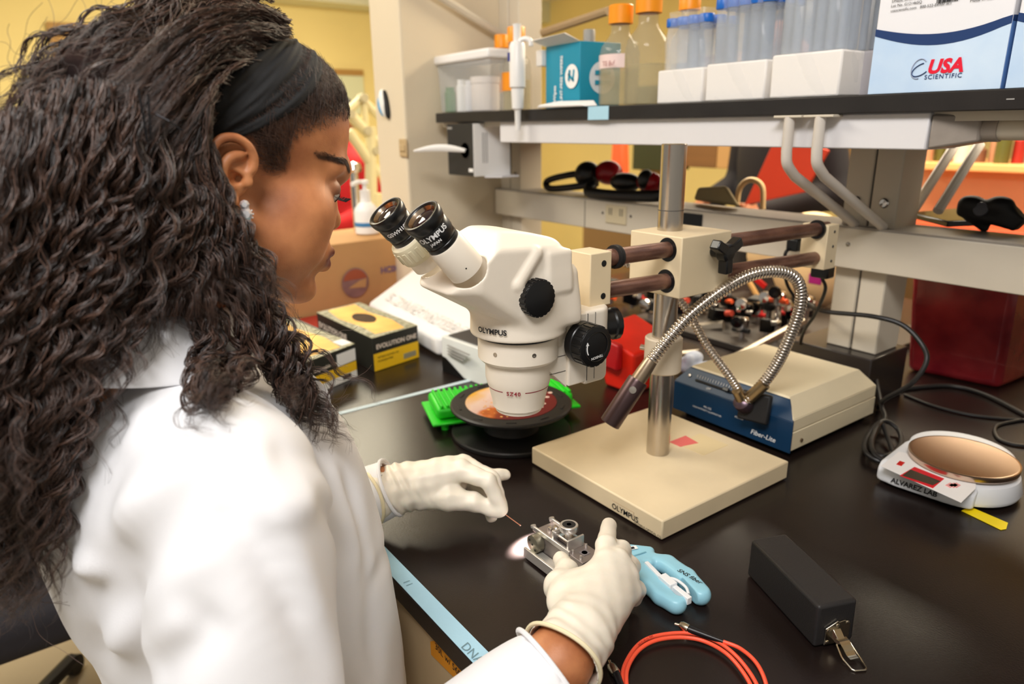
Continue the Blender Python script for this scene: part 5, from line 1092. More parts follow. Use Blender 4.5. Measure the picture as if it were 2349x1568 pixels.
# ---------------------------------------------------------------- people and things beyond
SK2=mat('skin_far',S(150,95,65),rough=.5); REDC=mat('red_jacket',S(176,16,24),rough=.8); BLKC=mat('dark_jacket',S(34,32,38),rough=.85)
def farperson(x,y,zf,face,coat,legs,lab,sc_=1.0,armf=None):
    t=thing('person',lab,'person',(x,y,-.83)); R=rotz(face); o=npv((x,y,-.83))
    W=lambda a,b,c:o+R@npv((a,b,c))*sc_
    s=SDF(o+npv((-.42,-.5,0)),o+npv((.42,.5,1.75)),.012)
    s.ell(W(0,0,1.58),(.078,.098,.115),R); s.cone(W(0,-.01,1.48),W(0,-.01,1.38),.055,.06,.02); s.ell(W(0,.09,1.57),(.015,.02,.02),R,.02)
    for q in (-1,1):
        s.chain([W(q*.09,0,.92),W(q*.10,.02,.50),W(q*.10,-.02,.09)],[.085,.062,.045],.02); s.ell(W(q*.10,.05,.05),(.045,.12,.045),R,.02)
        s.chain([W(q*.18,0,1.33),W(q*.25,-.02,1.06),W(q*.16,.22,1.0)],[.045,.038,.030],.02)
        for k in range(4): s.chain([W(q*.15+(k-1.5)*.018,.24,1.0),W(q*.13+(k-1.5)*.018,.30,.985)],[.012,.009],.004)
        s.chain([W(q*.16,.23,1.0),W(q*.10,.26,1.02)],[.013,.010],.004)
    s.ell(W(0,0,1.1),(.15,.10,.28),R,.04)
    V,Q=s.mesh(); fast_mesh('body',V,Q,SK2,t)
    s=SDF(o+npv((-.42,-.5,0)),o+npv((.42,.5,1.75)),.012); s.ell(W(0,0,1.16),(.20,.135,.28),R); s.ell(W(0,0,.96),(.19,.13,.16),R,.05); s.cone(W(-.16,0,1.36),W(.16,0,1.36),.055,.055,.05)
    for q in (-1,1): s.chain([W(q*.19,0,1.33),W(q*.26,-.02,1.06),W(q*.17,.20,1.0)],[.068,.058,.045],.02)
    V,Q=s.mesh(); fast_mesh('jacket',V,Q,coat,t)
    s=SDF(o+npv((-.3,-.3,.02)),o+npv((.3,.3,1.1)),.012)
    for q in (-1,1): s.chain([W(q*.09,0,.93),W(q*.10,.02,.50),W(q*.10,-.02,.10)],[.105,.08,.07],.03)
    V,Q=s.mesh(); fast_mesh('trousers',V,Q,legs,t)
    s=SDF(o+npv((-.2,-.2,1.4)),o+npv((.2,.2,1.76)),.008); s.ell(W(0,-.025,1.62),(.092,.105,.105),R); s.ell(W(0,-.06,1.54),(.085,.06,.10),R,.02); s.ell(W(0,.10,1.55),(.07,.06,.085),R,.01,'sub')
    V,Q=s.mesh(); fast_mesh('hair',V,Q,mat('far_hair',S(24,20,18),rough=.6),t); return t,W
q=PX(800,420,-2.9); t,W=farperson(-2.9,q[1]-.04,0,math.radians(200),REDC,BLKC,'person in a red top with a dark shoulder strap behind the pump bottle',.84)
MB().tube([W(.16,-.0,1.42),W(.05,-.16,1.2),W(-.18,-.10,.98)],.018,8).build('shoulder_strap',BLKC,t)
t,W=farperson(PY(1790,400,1.74)[0],1.74,0,math.radians(165),BLKC,BLKC,'person in a dark jacket holding a red folder behind the shelving frame')
a_=[PY(1700,470,1.45),PY(1640,460,1.45)]
f4=[PY(1712,470,1.40),PY(1850,440,1.40),PY(1905,345,1.40),PY(1790,300,1.40)]
n_=nrm(np.cross(f4[1]-f4[0],f4[3]-f4[0])); o=MB().hexa(f4,[p+n_*.012 for p in f4]).build('red_binder',mat('binder_red_orange',S(196,52,24),rough=.5),bevel=.003); tag(o,'orange red binder held by the person in the dark jacket','binder')
t=thing('jointed_stand','cream jointed metal arms and hoses standing beyond the partition behind her forehead','equipment',(-2.2,PX(820,260,-2.2)[1],-.83))
MB().cyl((-2.2,PX(850,300,-2.2)[1],-.83),(-2.2,PX(850,300,-2.2)[1],.2),.03).build('column',mat('cream_equipment',S(214,204,158),rough=.45),t)
CE=mat('cream_equipment',S(214,204,158)); mX=-2.2
for pts,r_ in (([(790,262),(830,225),(868,268)],.020),([(790,250),(868,330)],.024),([(800,300),(868,400)],.022),([(835,215),(838,300),(866,350)],.016),([(850,290),(852,470)],.026)): MB().tube([PX(x,y,mX) for x,y in pts],r_,10).build('arm_tube',CE,t)
for px,py in ((830,225),(838,300),(800,262),(858,345)): 
    c=PX(px,py,mX); MB().cyl(c-UX*.02,c+UX*.03,.017).build('joint',mat('joint_grey',S(180,172,140),rough=.4),t)
# things on the far benches
t=thing('far_bench','far bench with tan front panel and shelf of small bottles, seen right of the upright','bench',(.3,2.6,-.83))
TANP=mat('tan_panel',S(200,150,108),rough=.6,var=.05,vs_=3); zt_=PY(2200,375,2.4)[2]; zt2=PY(2200,520,2.3)[2]
MB().bb((-.9,2.42,-.83),(2.2,3.0,zt2-.03)).build('base',mat('cabinet_tan',S(160,130,80)),t,smooth=False)
MB().bb((-.9,2.3,zt2-.03),(2.2,2.9,zt2)).build('red_top',mat('orange_red_top',S(190,80,50),rough=.4),t,bevel=.004)
MB().bb((-.82,2.52,zt2),(2.2,2.56,zt_-.03)).build('back_panel',TANP,t,smooth=False)
MB().bb((-.82,2.42,zt_-.03),(2.2,2.9,zt_)).build('upper_shelf',mat('tan_shelf_lip',S(236,180,118),rough=.5),t,bevel=.004)
for k in range(9):
    x=PY(2120+k*30,350,2.5)[0]; h=random.uniform(.06,.16); rr_=random.uniform(.02,.035); cc_=[S(190,140,110),S(90,90,40),S(160,40,30),S(210,220,200),S(120,80,60)][k%5]
    m_=mat('far_bottle_%s'%'abcde'[k%5],cc_,rough=.4); m_.name='far_bottle_plastic'
    o=MB().lathe([(rr_,0),(rr_,h*.7),(rr_*.5,h*.8),(rr_*.5,h),(0,h)],(x,2.5+.03*(k%3),zt_),n=16).build('small_bottle',m_); tag(o,['leftmost','second from left','third from left','fourth from left','fifth from left','sixth from left','seventh from left','second from right','rightmost'][k]+' small blurred bottle on the far tan shelf','bottle','small bottles on the far shelf')
t=thing('green_cabinet','dark green instrument panel on the far side, left of the steel post','panel',(PY(1482,380,2.2)[0],2.25,.031))
a_=PY(1452,330,2.2);b_=PY(1518,392,2.2); MB().bb((a_[0],2.2,b_[2]),(b_[0]+.02,2.4,a_[2]+.3)).build('green_panel',mat('dark_green',S(40,46,20),rough=.5),t,bevel=.004)
MB().bb((a_[0]+.02,2.25,.031),(b_[0],2.35,b_[2])).build('stand',mat('cabinet_tan',S(160,130,80)),t,smooth=False)
a_=PY(1575,330,2.1);b_=PY(1690,388,2.1); t=thing('brown_cabinet','brown wooden wall cabinet beyond the frame, right of the steel post','cabinet',((a_[0]+b_[0])/2,2.3,b_[2]))
MB().bb((a_[0],2.1,b_[2]),(b_[0]-.12,4.08,a_[2]+.4)).build('carcass',mat('brown_wood',S(112,78,42),rough=.5,var=.15,vs_=12,brush=(.1,1,1)),t,bevel=.004)
MB().bb((b_[0]-.12,2.1,b_[2]),(b_[0],4.08,a_[2]+.4)).build('side_panel',mat('tan_wood',S(176,138,88),rough=.5),t,bevel=.004)
c_=PY(1415,365,1.9); t=thing('orange_item','blurred orange and red item on a stand behind the ear muffs','item',(c_[0],1.93,.031))
MB().cyl((c_[0],1.93,.031),(c_[0],1.93,c_[2]-.05),.02).build('pole',mat('pole_tan',S(200,170,110)),t); MB().hexa([c_+npv((-.05,0,-.09)),c_+npv((.05,0,-.10)),c_+npv((.05,.05,-.10)),c_+npv((-.05,.05,-.09))],[c_+npv((-.04,0,.10)),c_+npv((.03,0,.12)),c_+npv((.03,.05,.12)),c_+npv((-.04,.05,.10))]).build('orange_pad',mat('orange_pad',S(222,90,44),rough=.6),t,bevel=.01)
t=thing('tan_hose','curved tan hose arching above the rail ledge in front of the red binder','hose',PY(1720,470,.60))
MB().tube(smooth_path([PY(1690,470,.6),PY(1698,430,.6),PY(1722,412,.6),PY(1748,428,.6),PY(1750,480,.6)],8),.006,10).build('hose',mat('tan_hose',S(222,190,140),rough=.4),t)
# grey things left on the ledge right of the post and behind-rail clutter
t=tag(MB().hexa([PY(1590,458,.47),PY(1690,470,.44),PY(1700,474,.48),PY(1600,460,.50)],[PY(1600,430,.47),PY(1665,425,.46),PY(1670,428,.49),PY(1606,430,.50)]).build('grey_cloth',mat('grey_cloth',S(150,135,100),rough=.9),bevel=.006,seg=3),'folded grey brown cloth on the rail ledge right of the post','cloth')
for o in sc.objects: pass
# dark stool beyond her back
t=thing('lab_chair','black upholstered lab chair behind her at the lower left','chair',(-.95,-.95,-.83))
MB().cyl((-.95,-.95,-.78),(-.95,-.95,-.42),.025).build('column',CHROME,t)
for k in range(5):
    a=2*math.pi*k/5; MB().tube([(-.95,-.95,-.76),(-.95+.28*math.cos(a),-.95+.28*math.sin(a),-.79)],.018,8).build('leg',BLKM,t); MB().lathe([(.025,-.012),(.025,.012)],(-.95+.28*math.cos(a),-.95+.28*math.sin(a),-.805),(math.sin(a),-math.cos(a),0),16).build('castor',BLKM,t)
s=SDF((-1.3,-1.3,-.5),(-.6,-.5,.4),.01); s.box((-.95,-.95,-.38),(.26,.26,.05),None,.04,.0); V,Q=s.mesh(); fast_mesh('seat',V,Q,BLKC,t)
s=SDF((-1.5,-1.4,-.4),(-.5,-.4,.4),.01); s.box((-1.0,-.80,-.0),(.24,.045,.27),rotz(.9),.04,.0); V,Q=s.mesh(); fast_mesh('backrest',V,Q,BLKC,t); MB().tube([(-.95,-.90,-.38),(-1.0,-.80,-.1)],.02,8).build('back_support',BLKM,t)
# ---------------------------------------------------------------- person
SKIN=bpy.data.materials.new('skin'); SKIN.use_nodes=True; nt=SKIN.node_tree; b=nt.nodes['Principled BSDF']
b.inputs['Roughness'].default_value=.5; b.inputs['Subsurface Weight'].default_value=.12; b.inputs['Subsurface Radius'].default_value=(.009,.004,.002)
tc=nt.nodes.new('ShaderNodeTexCoord'); n1=nt.nodes.new('ShaderNodeTexNoise'); n1.inputs['Scale'].default_value=22; n1.inputs['Detail'].default_value=6; nt.links.new(tc.outputs['Object'],n1.inputs[0])
r1=nt.nodes.new('ShaderNodeValToRGB'); r1.color_ramp.elements[0].position=.34; r1.color_ramp.elements[1].position=.6; r1.color_ramp.elements[0].color=(*S(166,102,64),1); r1.color_ramp.elements[1].color=(*S(206,138,90),1); nt.links.new(n1.outputs['Fac'],r1.inputs[0])
col=r1.outputs['Color']
for an,cc in (('lip',S(128,62,52)),('dark',S(38,24,18)),('lid',S(104,66,54))):
    a=nt.nodes.new('ShaderNodeAttribute'); a.attribute_name=an; mx=nt.nodes.new('ShaderNodeMix'); mx.data_type='RGBA'; mx.inputs[7].default_value=(*cc,1)
    nt.links.new(a.outputs['Fac'],mx.inputs[0]); nt.links.new(col,mx.inputs[6]); col=mx.outputs[2]
nt.links.new(col,b.inputs['Base Color'])
n2=nt.nodes.new('ShaderNodeTexNoise'); n2.inputs['Scale'].default_value=900; nt.links.new(tc.outputs['Object'],n2.inputs[0]); bp=nt.nodes.new('ShaderNodeBump'); bp.inputs['Strength'].default_value=.25; bp.inputs['Distance'].default_value=.0006; nt.links.new(n2.outputs['Fac'],bp.inputs['Height']); nt.links.new(bp.outputs[0],b.inputs['Normal'])
PR=thing('person','person with long dark curly hair in a white lab coat leaning over the bench','person',(0,-.66,-.35))
HS=.915; SY=1.14; HR=rotz(math.radians(-4.3))@rotx(math.radians(-17.4)); HO=npv((.0197,-.5737,.4395)); SV=npv((1,SY,1))*HS
def hl(x,y,z): return HO+HR@(npv((x,y,z))*SV)
lo=HO-npv((.12,.15,.20)); hi=HO+npv((.12,.16,.15))
s=SDF(lo,hi,.0012)
EL=lambda c,r,k=.01,mode='add',R=None: s.ell(hl(*c),tuple(npv(r)*SV),HR if R is None else HR@R,k,mode)
CN=lambda a,b_,ra,rb,k=.01,mode='add': s.cone(hl(*a),hl(*b_),ra*HS,rb*HS,k,mode)
def skull(s_,g=0):
    s_.ell(hl(0,-.012,.044),((.0715*HS+g),(.088*HS*SY+g),(.076*HS+g)),HR,.0); s_.ell(hl(0,.026,.052),(.064*HS+g,.062*HS*SY+g,.066*HS+g),HR,.02)
skull(s)
EL((0,.040,-.020),(.055,.046,.062),.02)
for q in (-1,1):
    CN((q*.050,.002,-.040),(q*.020,.062,-.090),.021,.017,.02)
    EL((q*.039,.053,-.022),(.026,.028,.028),.018); EL((q*.036,.042,-.052),(.027,.037,.032),.015)
    CN((q*.037,.072,.0265),(0,.086,.026),.0095,.0105,.014)
    EL((q*.032,.088,.007),(.0165,.012,.0115),.010,'sub')
    EL((q*.0315,.0725,.0055),(.0135,.0110,.0105),.003)
EL((0,.072,-.096),(.022,.018,.016),.012)
CN((0,.079,.016),(0,.0875,-.018),.0070,.0095,.009); EL((0,.0895,-.024),(.0100,.0095,.0095),.005)
for q in (-1,1): EL((q*.0115,.0815,-.0295),(.0080,.0090,.0080),.005); EL((q*.006,.085,-.038),(.003,.004,.004),.002,'sub')
EL((0,.077,-.058),(.028,.018,.022),.012)
for q in (-1,1):
    CN((q*.021,.0815,-.0590),(q*.004,.0935,-.0545),.0038,.0058,.003); CN((q*.019,.0815,-.0655),(0,.0915,-.0680),.0045,.0072,.003)
CN((-.022,.0855,-.0615),(0,.1005,-.0610),.0009,.0012,.002,'sub'); CN((.022,.0855,-.0615),(0,.1005,-.0610),.0009,.0012,.002,'sub')
NB=npv((.015,-.655,.315))
s.cone(hl(0,-.030,-.025),NB,.054,.056,.02); s.cone(NB,(.01,-.68,.24),.06,.08,.02)
def ear(q):
    K=.75
    def e_(y,z,x=.079): return (q*(.074+(x-.074)*K),.000+(y-.004)*K*.98,-.0045+z*K)
    EE=lambda c,r,k=.003,mode='add': EL(c,tuple(w*K for w in r),k,mode)
    def CH(pts,r,k,mode='add'):
        p=smooth_path([e_(*w) for w in pts],5)
        for i in range(len(p)-1): CN(p[i],p[i+1],r*K,r*K,k,mode)
    EE(e_(-.010,.003,.0755),(.0080,.0205,.031),.005)
    CH([(.0020,.0015,.079),(.0085,.010,.081),(.0085,.022,.082),(.0010,.0335,.085),(-.0120,.0385,.088),(-.0250,.0335,.091),(-.0320,.0190,.0925),(-.0315,.0020,.091),(-.0260,-.0130,.088),(-.0160,-.0250,.084),(-.0060,-.0320,.081)],.0037,.0022)
    EE(e_(-.012,.0105,.0895),(.0055,.0150,.0215),.003,'sub')
    CH([(-.0030,.0230,.083),(-.0140,.0170,.0865),(-.0185,.0040,.0875),(-.0155,-.0080,.0855),(-.0070,-.0150,.082)],.0034,.0032)
    EE(e_(-.0045,-.0005,.084),(.0085,.0080,.0090),.002,'sub'); CN(e_(-.0035,-.003,.081),e_(.001,-.002,.068),.0042*K,.0035*K,.0015,'sub')
    CH([(-.0120,.0075,.082),(-.003,.0060,.0815),(.003,.0030,.081)],.0021,.0015)
    EE(e_(.0075,-.0035,.0815),(.0040,.0045,.0062),.003); EE(e_(-.0055,-.0300,.0795),(.0050,.0088,.0095),.004)
ear(1); ear(-1)
V,Q=s.mesh(); V0=V; V=relax(V,Q,2,.4); V_=relax(V,Q,10,.5); _l=(V-HO)@HR/SV; _w=np.clip((_l[:,1]-.025)/.01,0,1)*np.clip((.066-_l[:,1])/.008,0,1)*(np.abs(_l[:,0])>.02); V=V+(V_-V)*_w[:,None]
Lc=(V-HO)@HR/SV
def gs(c,r): return np.exp(-(((Lc[:,0]-c[0])/r[0])**2+((Lc[:,1]-c[1])/r[1])**2+((Lc[:,2]-c[2])/r[2])**2))
X_,Y_,Z_=np.abs(Lc[:,0]),Lc[:,1],Lc[:,2]
lip=np.clip(1.6*np.exp(-((Z_+.0615-.0008)/(.0085))**4)*np.exp(-(X_/.022)**6)*(Y_>.078),0,1)
lip*=np.clip((Y_-(.0835-.28*X_*X_/.0225))/.004,0,1)
lid=np.clip(np.exp(-(((X_-.0315)/.017)**2+((Z_-.006)/.010)**2))*(Y_>.065)*1.0,0,.75)
# hair cut-off line of the scalp (dark roots): above a curved hairline
hlz=.066-np.clip((X_-.030)/.045,0,1)**1.3*.060
side=np.clip((X_-.050)/.012,0,1)
front=np.clip((Y_+.010)/.055,0,1)
hairline=np.where(Y_>.029,.062+(Y_-.065)*.75,np.where(Y_>.006,.010,.024))
hairline=hairline-.002
dark=np.clip((Z_-hairline+.004)/.022,0,1)**1.3*.72
# sideburn in front of the ear
sb1=np.exp(-((Y_-.0215)/.0085)**4)*np.clip((Z_-.002)/.014,0,1)*np.clip((X_-.045)/.01,0,1)
dark=np.maximum(dark,np.clip(sb1*.9,0,.62))
notear=1-np.clip((X_-.0745)/.003,0,1)*(Y_<.014)*(Y_>-.04)*(Z_<.042)
dark*=notear
bt=(X_-.012)/.043; by=.0245+.0075*np.sin(np.clip(bt,0,1)*2.4)+0*X_
brow=np.clip(1.5*np.exp(-((Z_-by)/.0021)**2)*np.clip(bt*4,0,1)*np.clip((1.1-bt)*5,0,1)*(Y_>.04),0,.8)
dark=np.maximum(dark,brow)
moles=0
for (mx_,my_,mr_) in ((723,352,2.5),(767,355,2.2)):
    pr=proj(V); d=np.hypot(pr[:,0]-mx_,pr[:,1]-my_); moles=np.maximum(moles,np.clip(1.4*np.exp(-(d/mr_)**2),0,.7)*(pr[:,2]<.60))
dark=np.maximum(dark,moles)
HV,HQ=V,Q
# coarse torso / arms under the coat joined into the same body mesh
s=SDF((-.36,-.86,-.42),(.36,-.36,.30),.006)
s.ell((0,-.64,.05),(.13,.09,.20)); s.ell((0,-.65,-.2),(.13,.10,.2),None,.03); s.cone((.0,-.67,.16),NB-UZ*.02,.07,.052,.02)
SHR,ELR,WRR=npv((.165,-.635,.218)),npv((.255,-.665,-.055)),npv((.276,-.425,.047))
SHL,ELL,WRL=npv((-.150,-.605,.225)),npv((-.215,-.66,-.06)),npv((-.062,-.420,.052))
for a,b_,c in ((SHR,ELR,WRR),(SHL,ELL,WRL)):
    s.cone(a,b_,.045,.040,.02); s.cone(b_,c,.038,.0275,.01)
s.cone(WRR,P(1330,1430,.045),.0275,.026,.005); s.cone(WRL,WRL+npv((.01,.03,.005)),.0275,.026,.005)
V2,Q2=s.mesh()
z=np.zeros(len(V2))
body=fast_mesh('body',np.concatenate([HV,V2]),np.concatenate([HQ,Q2+len(HV)]),SKIN,PR,attrs={'lip':np.concatenate([lip,z]),'dark':np.concatenate([dark,z]),'lid':np.concatenate([lid,z])})
# eyeball, lashes
EYEM=mat('eye_white',S(205,195,188),rough=.15)
for q in (-1,1):
    MB().lathe([(.0,-.0112)]+[(.0112*math.sin(a),-.0112*math.cos(a)) for a in np.linspace(.2,math.pi-.2,14)]+[(0,.0112)],hl(q*.0315,.0725,.0030),HR@npv((0,1,-.4)),24).build('eyeball',EYEM,PR,ang=180)
    MB().lathe([(.0056,0),(.004,.0008),(0,.0012)],hl(q*.0315,.0725,.0030)+HR@nrm((0,1,-.5))*.0105,HR@nrm((0,1,-.5)),20).build('iris',mat('iris_brown',S(34,20,14),rough=.1),PR,ang=180)
    lm=MB()
    for i in range(22):
        t_=-1+2*i/21; x_=q*(.0315+t_*.0125); y_=.0725+.0118*math.sqrt(max(0,1-(t_*.95)**2)); p0=npv((x_,y_,-.0005)); L_=.0085*(1-.3*abs(t_-.3*q))
        lm.tube([hl(*p0),hl(*(p0+npv((t_*.003,L_*.6,-.0025)))),hl(*(p0+npv((t_*.006,L_,.0015))))],.00028,4)
    lm.build('eyelashes',BLKM,PR,kind='stuff')
# ---- lab coat
COAT=mat('lab_coat_white',S(238,238,241),rough=.85,bump=.12,bs=700,sheen=.2)
s=SDF((-.36,-.92,-.46),(.38,-.36,.36),.0042)
s.ell((.01,-.605,.115),(.150,.125,.165)); s.ell((.03,-.605,-.09),(.150,.138,.22),None,.05); s.ell((.01,-.65,-.33),(.19,.165,.18),None,.05)
s.ell((.0,-.685,.16),(.135,.078,.13),None,.05); s.ell((.055,-.550,.025),(.072,.068,.10),None,.04)
s.cone((.0,-.655,.262),SHR+npv((-.012,0,.002)),.056,.062,.04); s.cone((.0,-.645,.262),SHL,.055,.06,.04)
s.chain([SHR,ELR],[.064,.060],.02); s.chain([ELR,npv((.279,-.450,.036))],[.062,.0425],.02)
s.chain([SHL,ELL],[.064,.055],.02); s.chain([ELL,npv((-.060,-.418,.054))],[.055,.0345],.02)
s.plane(npv((.0,1,.15)),(.277,-.428,.045),.0) if False else None
V,Q=s.mesh(); N_=vnormals(V,Q)
def depthbuf(Vs,bs=10):
    pr=proj(Vs); D={}
    ix=(pr[:,0]//bs).astype(int); iy=(pr[:,1]//bs).astype(int)
    W_,H_=260,180; buf=np.full((H_,W_),9.); ok=(ix>=0)&(ix<W_)&(iy>=0)&(iy<H_)&(pr[:,2]>.05)
    np.minimum.at(buf,(iy[ok],ix[ok]),pr[ok,2]); return buf
def bufat(buf,px,py,bs=10):
    x,y=int(px//bs),int(py//bs); y0,y1,x0,x1=max(0,y-1),y+2,max(0,x-1),x+2; w_=buf[y0:y1,x0:x1]; return float(w_.min()) if w_.size else 9.
cb=depthbuf(V)
def onsurf(px,py,buf):
    D=bufat(buf,px,py); return CAM+MC@_ray(px,py)*D
# folds: ridges (+) and creases (-) along picture lines mapped onto the coat surface
folds=[([(480,1010),(400,1080),(300,1190),(190,1310)],.007,.016),([(480,1010),(430,1110),(330,1240),(215,1330)],-.006,.018),([(172,1300),(205,1290),(222,1330)],.010,.010),
 ([(222,1310),(205,1420),(230,1568)],-.007,.012),([(540,1190),(400,1330),(260,1460),(230,1490)],.008,.014),([(560,1170),(450,1240),(330,1350),(240,1430)],-.007,.014),
 ([(440,985),(500,1030),(560,1170),(640,1330),(760,1568)],-.009,.012),([(475,1000),(540,1040),(600,1170),(690,1330),(800,1568)],.006,.016),
 ([(450,1400),(380,1460),(270,1520)],.006,.012),([(520,1400),(440,1470),(330,1568)],-.006,.014),
 ([(560,1190),(650,1170),(735,1140)],.005,.012),([(735,1140),(780,1210),(815,1300)],-.007,.010),([(745,1150),(800,1190)],.005,.008),
 ([(620,1020),(700,1040),(780,1090)],-.005,.014),([(850,1380),(880,1300),(895,1200)],-.004,.008),([(870,1260),(860,1310),(850,1390)],.004,.007),
 ([(300,780),(270,900),(215,1060),(180,1200)],-.004,.014),([(420,800),(330,930),(270,1060)],.003,.014),([(790,1060),(840,1200),(860,1400),(880,1568)],-.006,.009),([(760,1040),(810,1160),(830,1330)],.004,.010)]
for line,amp,w_ in folds:
    pts=np.array([onsurf(x,y,cb) for x,y in line])
    px_=smooth_path([npv((x,y,0)) for x,y in line],10); pth=np.array([onsurf(q[0],q[1],cb) for q in px_])
    for _ in range(60): pth[1:-1]=(pth[:-2]+2*pth[1:-1]+pth[2:])/4
    best=np.full(len(V),9.); tt=np.zeros(len(V))
    box_lo,box_hi=pth.min(0)-3*w_,pth.max(0)+3*w_; sel=np.where(((V>box_lo)&(V<box_hi)).all(1))[0]
    if len(sel)==0: continue
    A_=V[sel]; d=np.sqrt(((A_[:,None,:]-pth[None])**2).sum(2)); j=d.argmin(1); dm=d.min(1); t_=j/(len(pth)-1)
    fade=np.clip(np.minimum(t_,1-t_)/.18,0.0,1); V[sel]+=N_[sel]*(amp*1.25*np.exp(-(dm/w_)**2)*fade)[:,None]
f_=lambda p,a,b_,c:np.sin(p[:,0]*a[0]+p[:,1]*a[1]+p[:,2]*a[2]+c)*b_
V+=N_*(f_(V,(40,25,-30),.0016,1)+f_(V,(-22,60,35),.0012,2)+f_(V,(90,-40,60),.0006,0))[:,None]
V=relax(V,Q,7,.55)
# open cuffs: cut the sleeve ends flat
def cut(V,Q,o,n,keep_far=.09):
    o,n=npv(o),nrm(n); c=V[Q].mean(1)-o; k=~((c@n>0)&(np.linalg.norm(c,axis=1)<keep_far)); return Q[k]
d1=nrm(WRR-ELR); d2=nrm(WRL-ELL)
Q=cut(V,Q,(.278,-.436,.039),d1); Q=cut(V,Q,(-.0565,-.411,.056),d2)
coat=fast_mesh('lab_coat',V,Q,COAT,PR)
sol=coat.modifiers.new('solid','SOLIDIFY'); sol.thickness=.0018; sol.offset=-1
cb=depthbuf(V)
# cuffs hems and seams
u_,v_,w_=basis(d1); MB().tube([npv((.278,-.436,.039))+(u_*math.cos(a)+v_*math.sin(a))*.0430 for a in np.linspace(0,2*math.pi,40)[:-1]],.0022,8,closed=True).build('cuff_hem',COAT,PR)
u_,v_,w_=basis(d2); MB().tube([npv((-.0565,-.411,.056))+(u_*math.cos(a)+v_*math.sin(a))*.0350 for a in np.linspace(0,2*math.pi,40)[:-1]],.0022,8,closed=True).build('cuff_hem',COAT,PR)
def sheet(pts_rows,m,name,par,th=.002,lab=None):
    V=[];F=[];n=len(pts_rows[0])
    for r in pts_rows: V+= [npv(p) for p in r]
    for i in range(len(pts_rows)-1):
        for k in range(n-1): F.append((i*n+k,i*n+k+1,(i+1)*n+k+1,(i+1)*n+k))
    o=mkobj(name,V,F,m,par,lab,ang=180); q=o.modifiers.new('solid','SOLIDIFY'); q.thickness=th; q.offset=0; q=o.modifiers.new('sub','SUBSURF'); q.levels=q.render_levels=2; return o
# collar: stand and fall round the neck
rows=[]; nb=NB+npv((.0,.0,-.004))
for (dr,dz) in ((.062,-.008),(.064,.020),(.068,.030),(.080,.020),(.092,-.004),(.098,-.018)):
    rows.append([nb+npv((math.cos(a)*dr*1.02,math.sin(a)*dr*.98+.004,dz-.30*(math.sin(a)*dr)*.35)) for a in np.linspace(math.radians(70),math.radians(-250),22)])
sheet(rows,COAT,'collar',PR,.0022)
# pointed lapel tip in front of the chest

sheet([[PX(640,800,.06),PX(700,840,.07),PX(763,897,.085)],[PX(660,860,.08),PX(715,900,.085),PX(762,935,.085)],[PX(650,930,.09),PX(700,960,.09),PX(755,990,.085)]],COAT,'lapel',PR,.002)
# ---- gloves
GLV=mat('latex_glove',S(236,228,212),rough=.42,bump=.5,bs=55,sss=.12,var=.02,vs_=30)
def glove(pre,W,Wd,mcps,fingers,thumb,palm,lo,hi,cuffr,lab,wr=1.):
    s=SDF(lo,hi,.00125)
    s.cone(W-Wd*.035,W,cuffr,.0265,.01)
    for m_,r_ in mcps: s.cone(W,m_,.0235,r_,.012)
    for c,r,R in palm: s.ell(c,r,R,.012)
    for pts,rs in fingers: s.chain(pts,rs,.0028)
    s.chain(thumb[0],thumb[1],.006)
    s.cone(W-Wd*.10,W-Wd*.02,.0,.0) if False else None
    V,Q=s.mesh(); 
    d=(V-W)@Wd; N_=vnormals(V,Q)
    V=V+N_*((np.sin(d*420+np.sin((V@npv((1,2,3)))*60)*1.4)*.0009*wr*np.exp(-(np.abs(d+.008)/.028)**2))+.00045*wr*np.sin((V@npv((260,90,-180))))*np.sin(V@npv((-70,240,150))))[:,None]
    o=W-Wd*.030; c=V[Q].mean(1)-o; k=~((c@Wd<0)); Q=Q[k]
    V=relax(V,Q,1,.3)
    g=fast_mesh('glove',V,Q,GLV,PR,label=lab); q=g.modifiers.new('solid','SOLIDIFY'); q.thickness=.0008; q.offset=-1
    u_,v_,_=basis(Wd); rim=[]
    for i in range(44):
        a=2*math.pi*i/44; rim.append(o+(u_*math.cos(a)+v_*math.sin(a))*(cuffr+.0008+.0012*math.sin(3*a+1))+Wd*.003*math.sin(2*a+pre))
    MB().tube(rim,.0019,8,closed=True).build('glove_rim',mat('latex_rim',S(240,228,190),rough=.4),g)
    return g
W=npv(P(1300,1462,.047)); Wd=nrm(P(1352,1340,.06)-W)
Wd=nrm(npv((-.35,.93,.12)))
W=WRR+npv((-.008,.028,.006))
i0,m0,r0,p0=P(1388,1293,.066),P(1416,1286,.064),P(1436,1318,.055),P(1444,1358,.042)
glove(1,W,Wd,[(i0,.0125),(m0,.0120),(r0,.0115),(p0,.0110)],
 [([i0,P(1390,1250,.067),P(1397,1204,.055)],[.0122,.0102,.0082]),
  ([m0,P(1424,1262,.054),P(1412,1262,.036)],[.0118,.0105,.0085]),
  ([r0,P(1446,1298,.044),P(1436,1310,.022)],[.0115,.0100,.0085]),
  ([p0,P(1460,1352,.030),P(1455,1372,.014)],[.0108,.0092,.0080])],
 ([W+npv((-.012,.012,-.004)),P(1285,1345,.044),P(1300,1308,.040),P(1287,1283,.033)],[.0180,.0150,.0108,.0088]),
 [(P(1345,1370,.052),(.036,.040,.020),rotz(.35))],(.10,-.50,-.02),(.33,-.22,.11),.0345,'cream latex glove on her right hand, holding the clamp',.65)
W=npv((-.052,-.402,.054)); Wd=nrm(npv((.22,.95,.12)))
i0,m0,r0,p0=P(1060,1075,.076),P(1072,1077,.074),P(1082,1085,.066),P(1075,1098,.055)
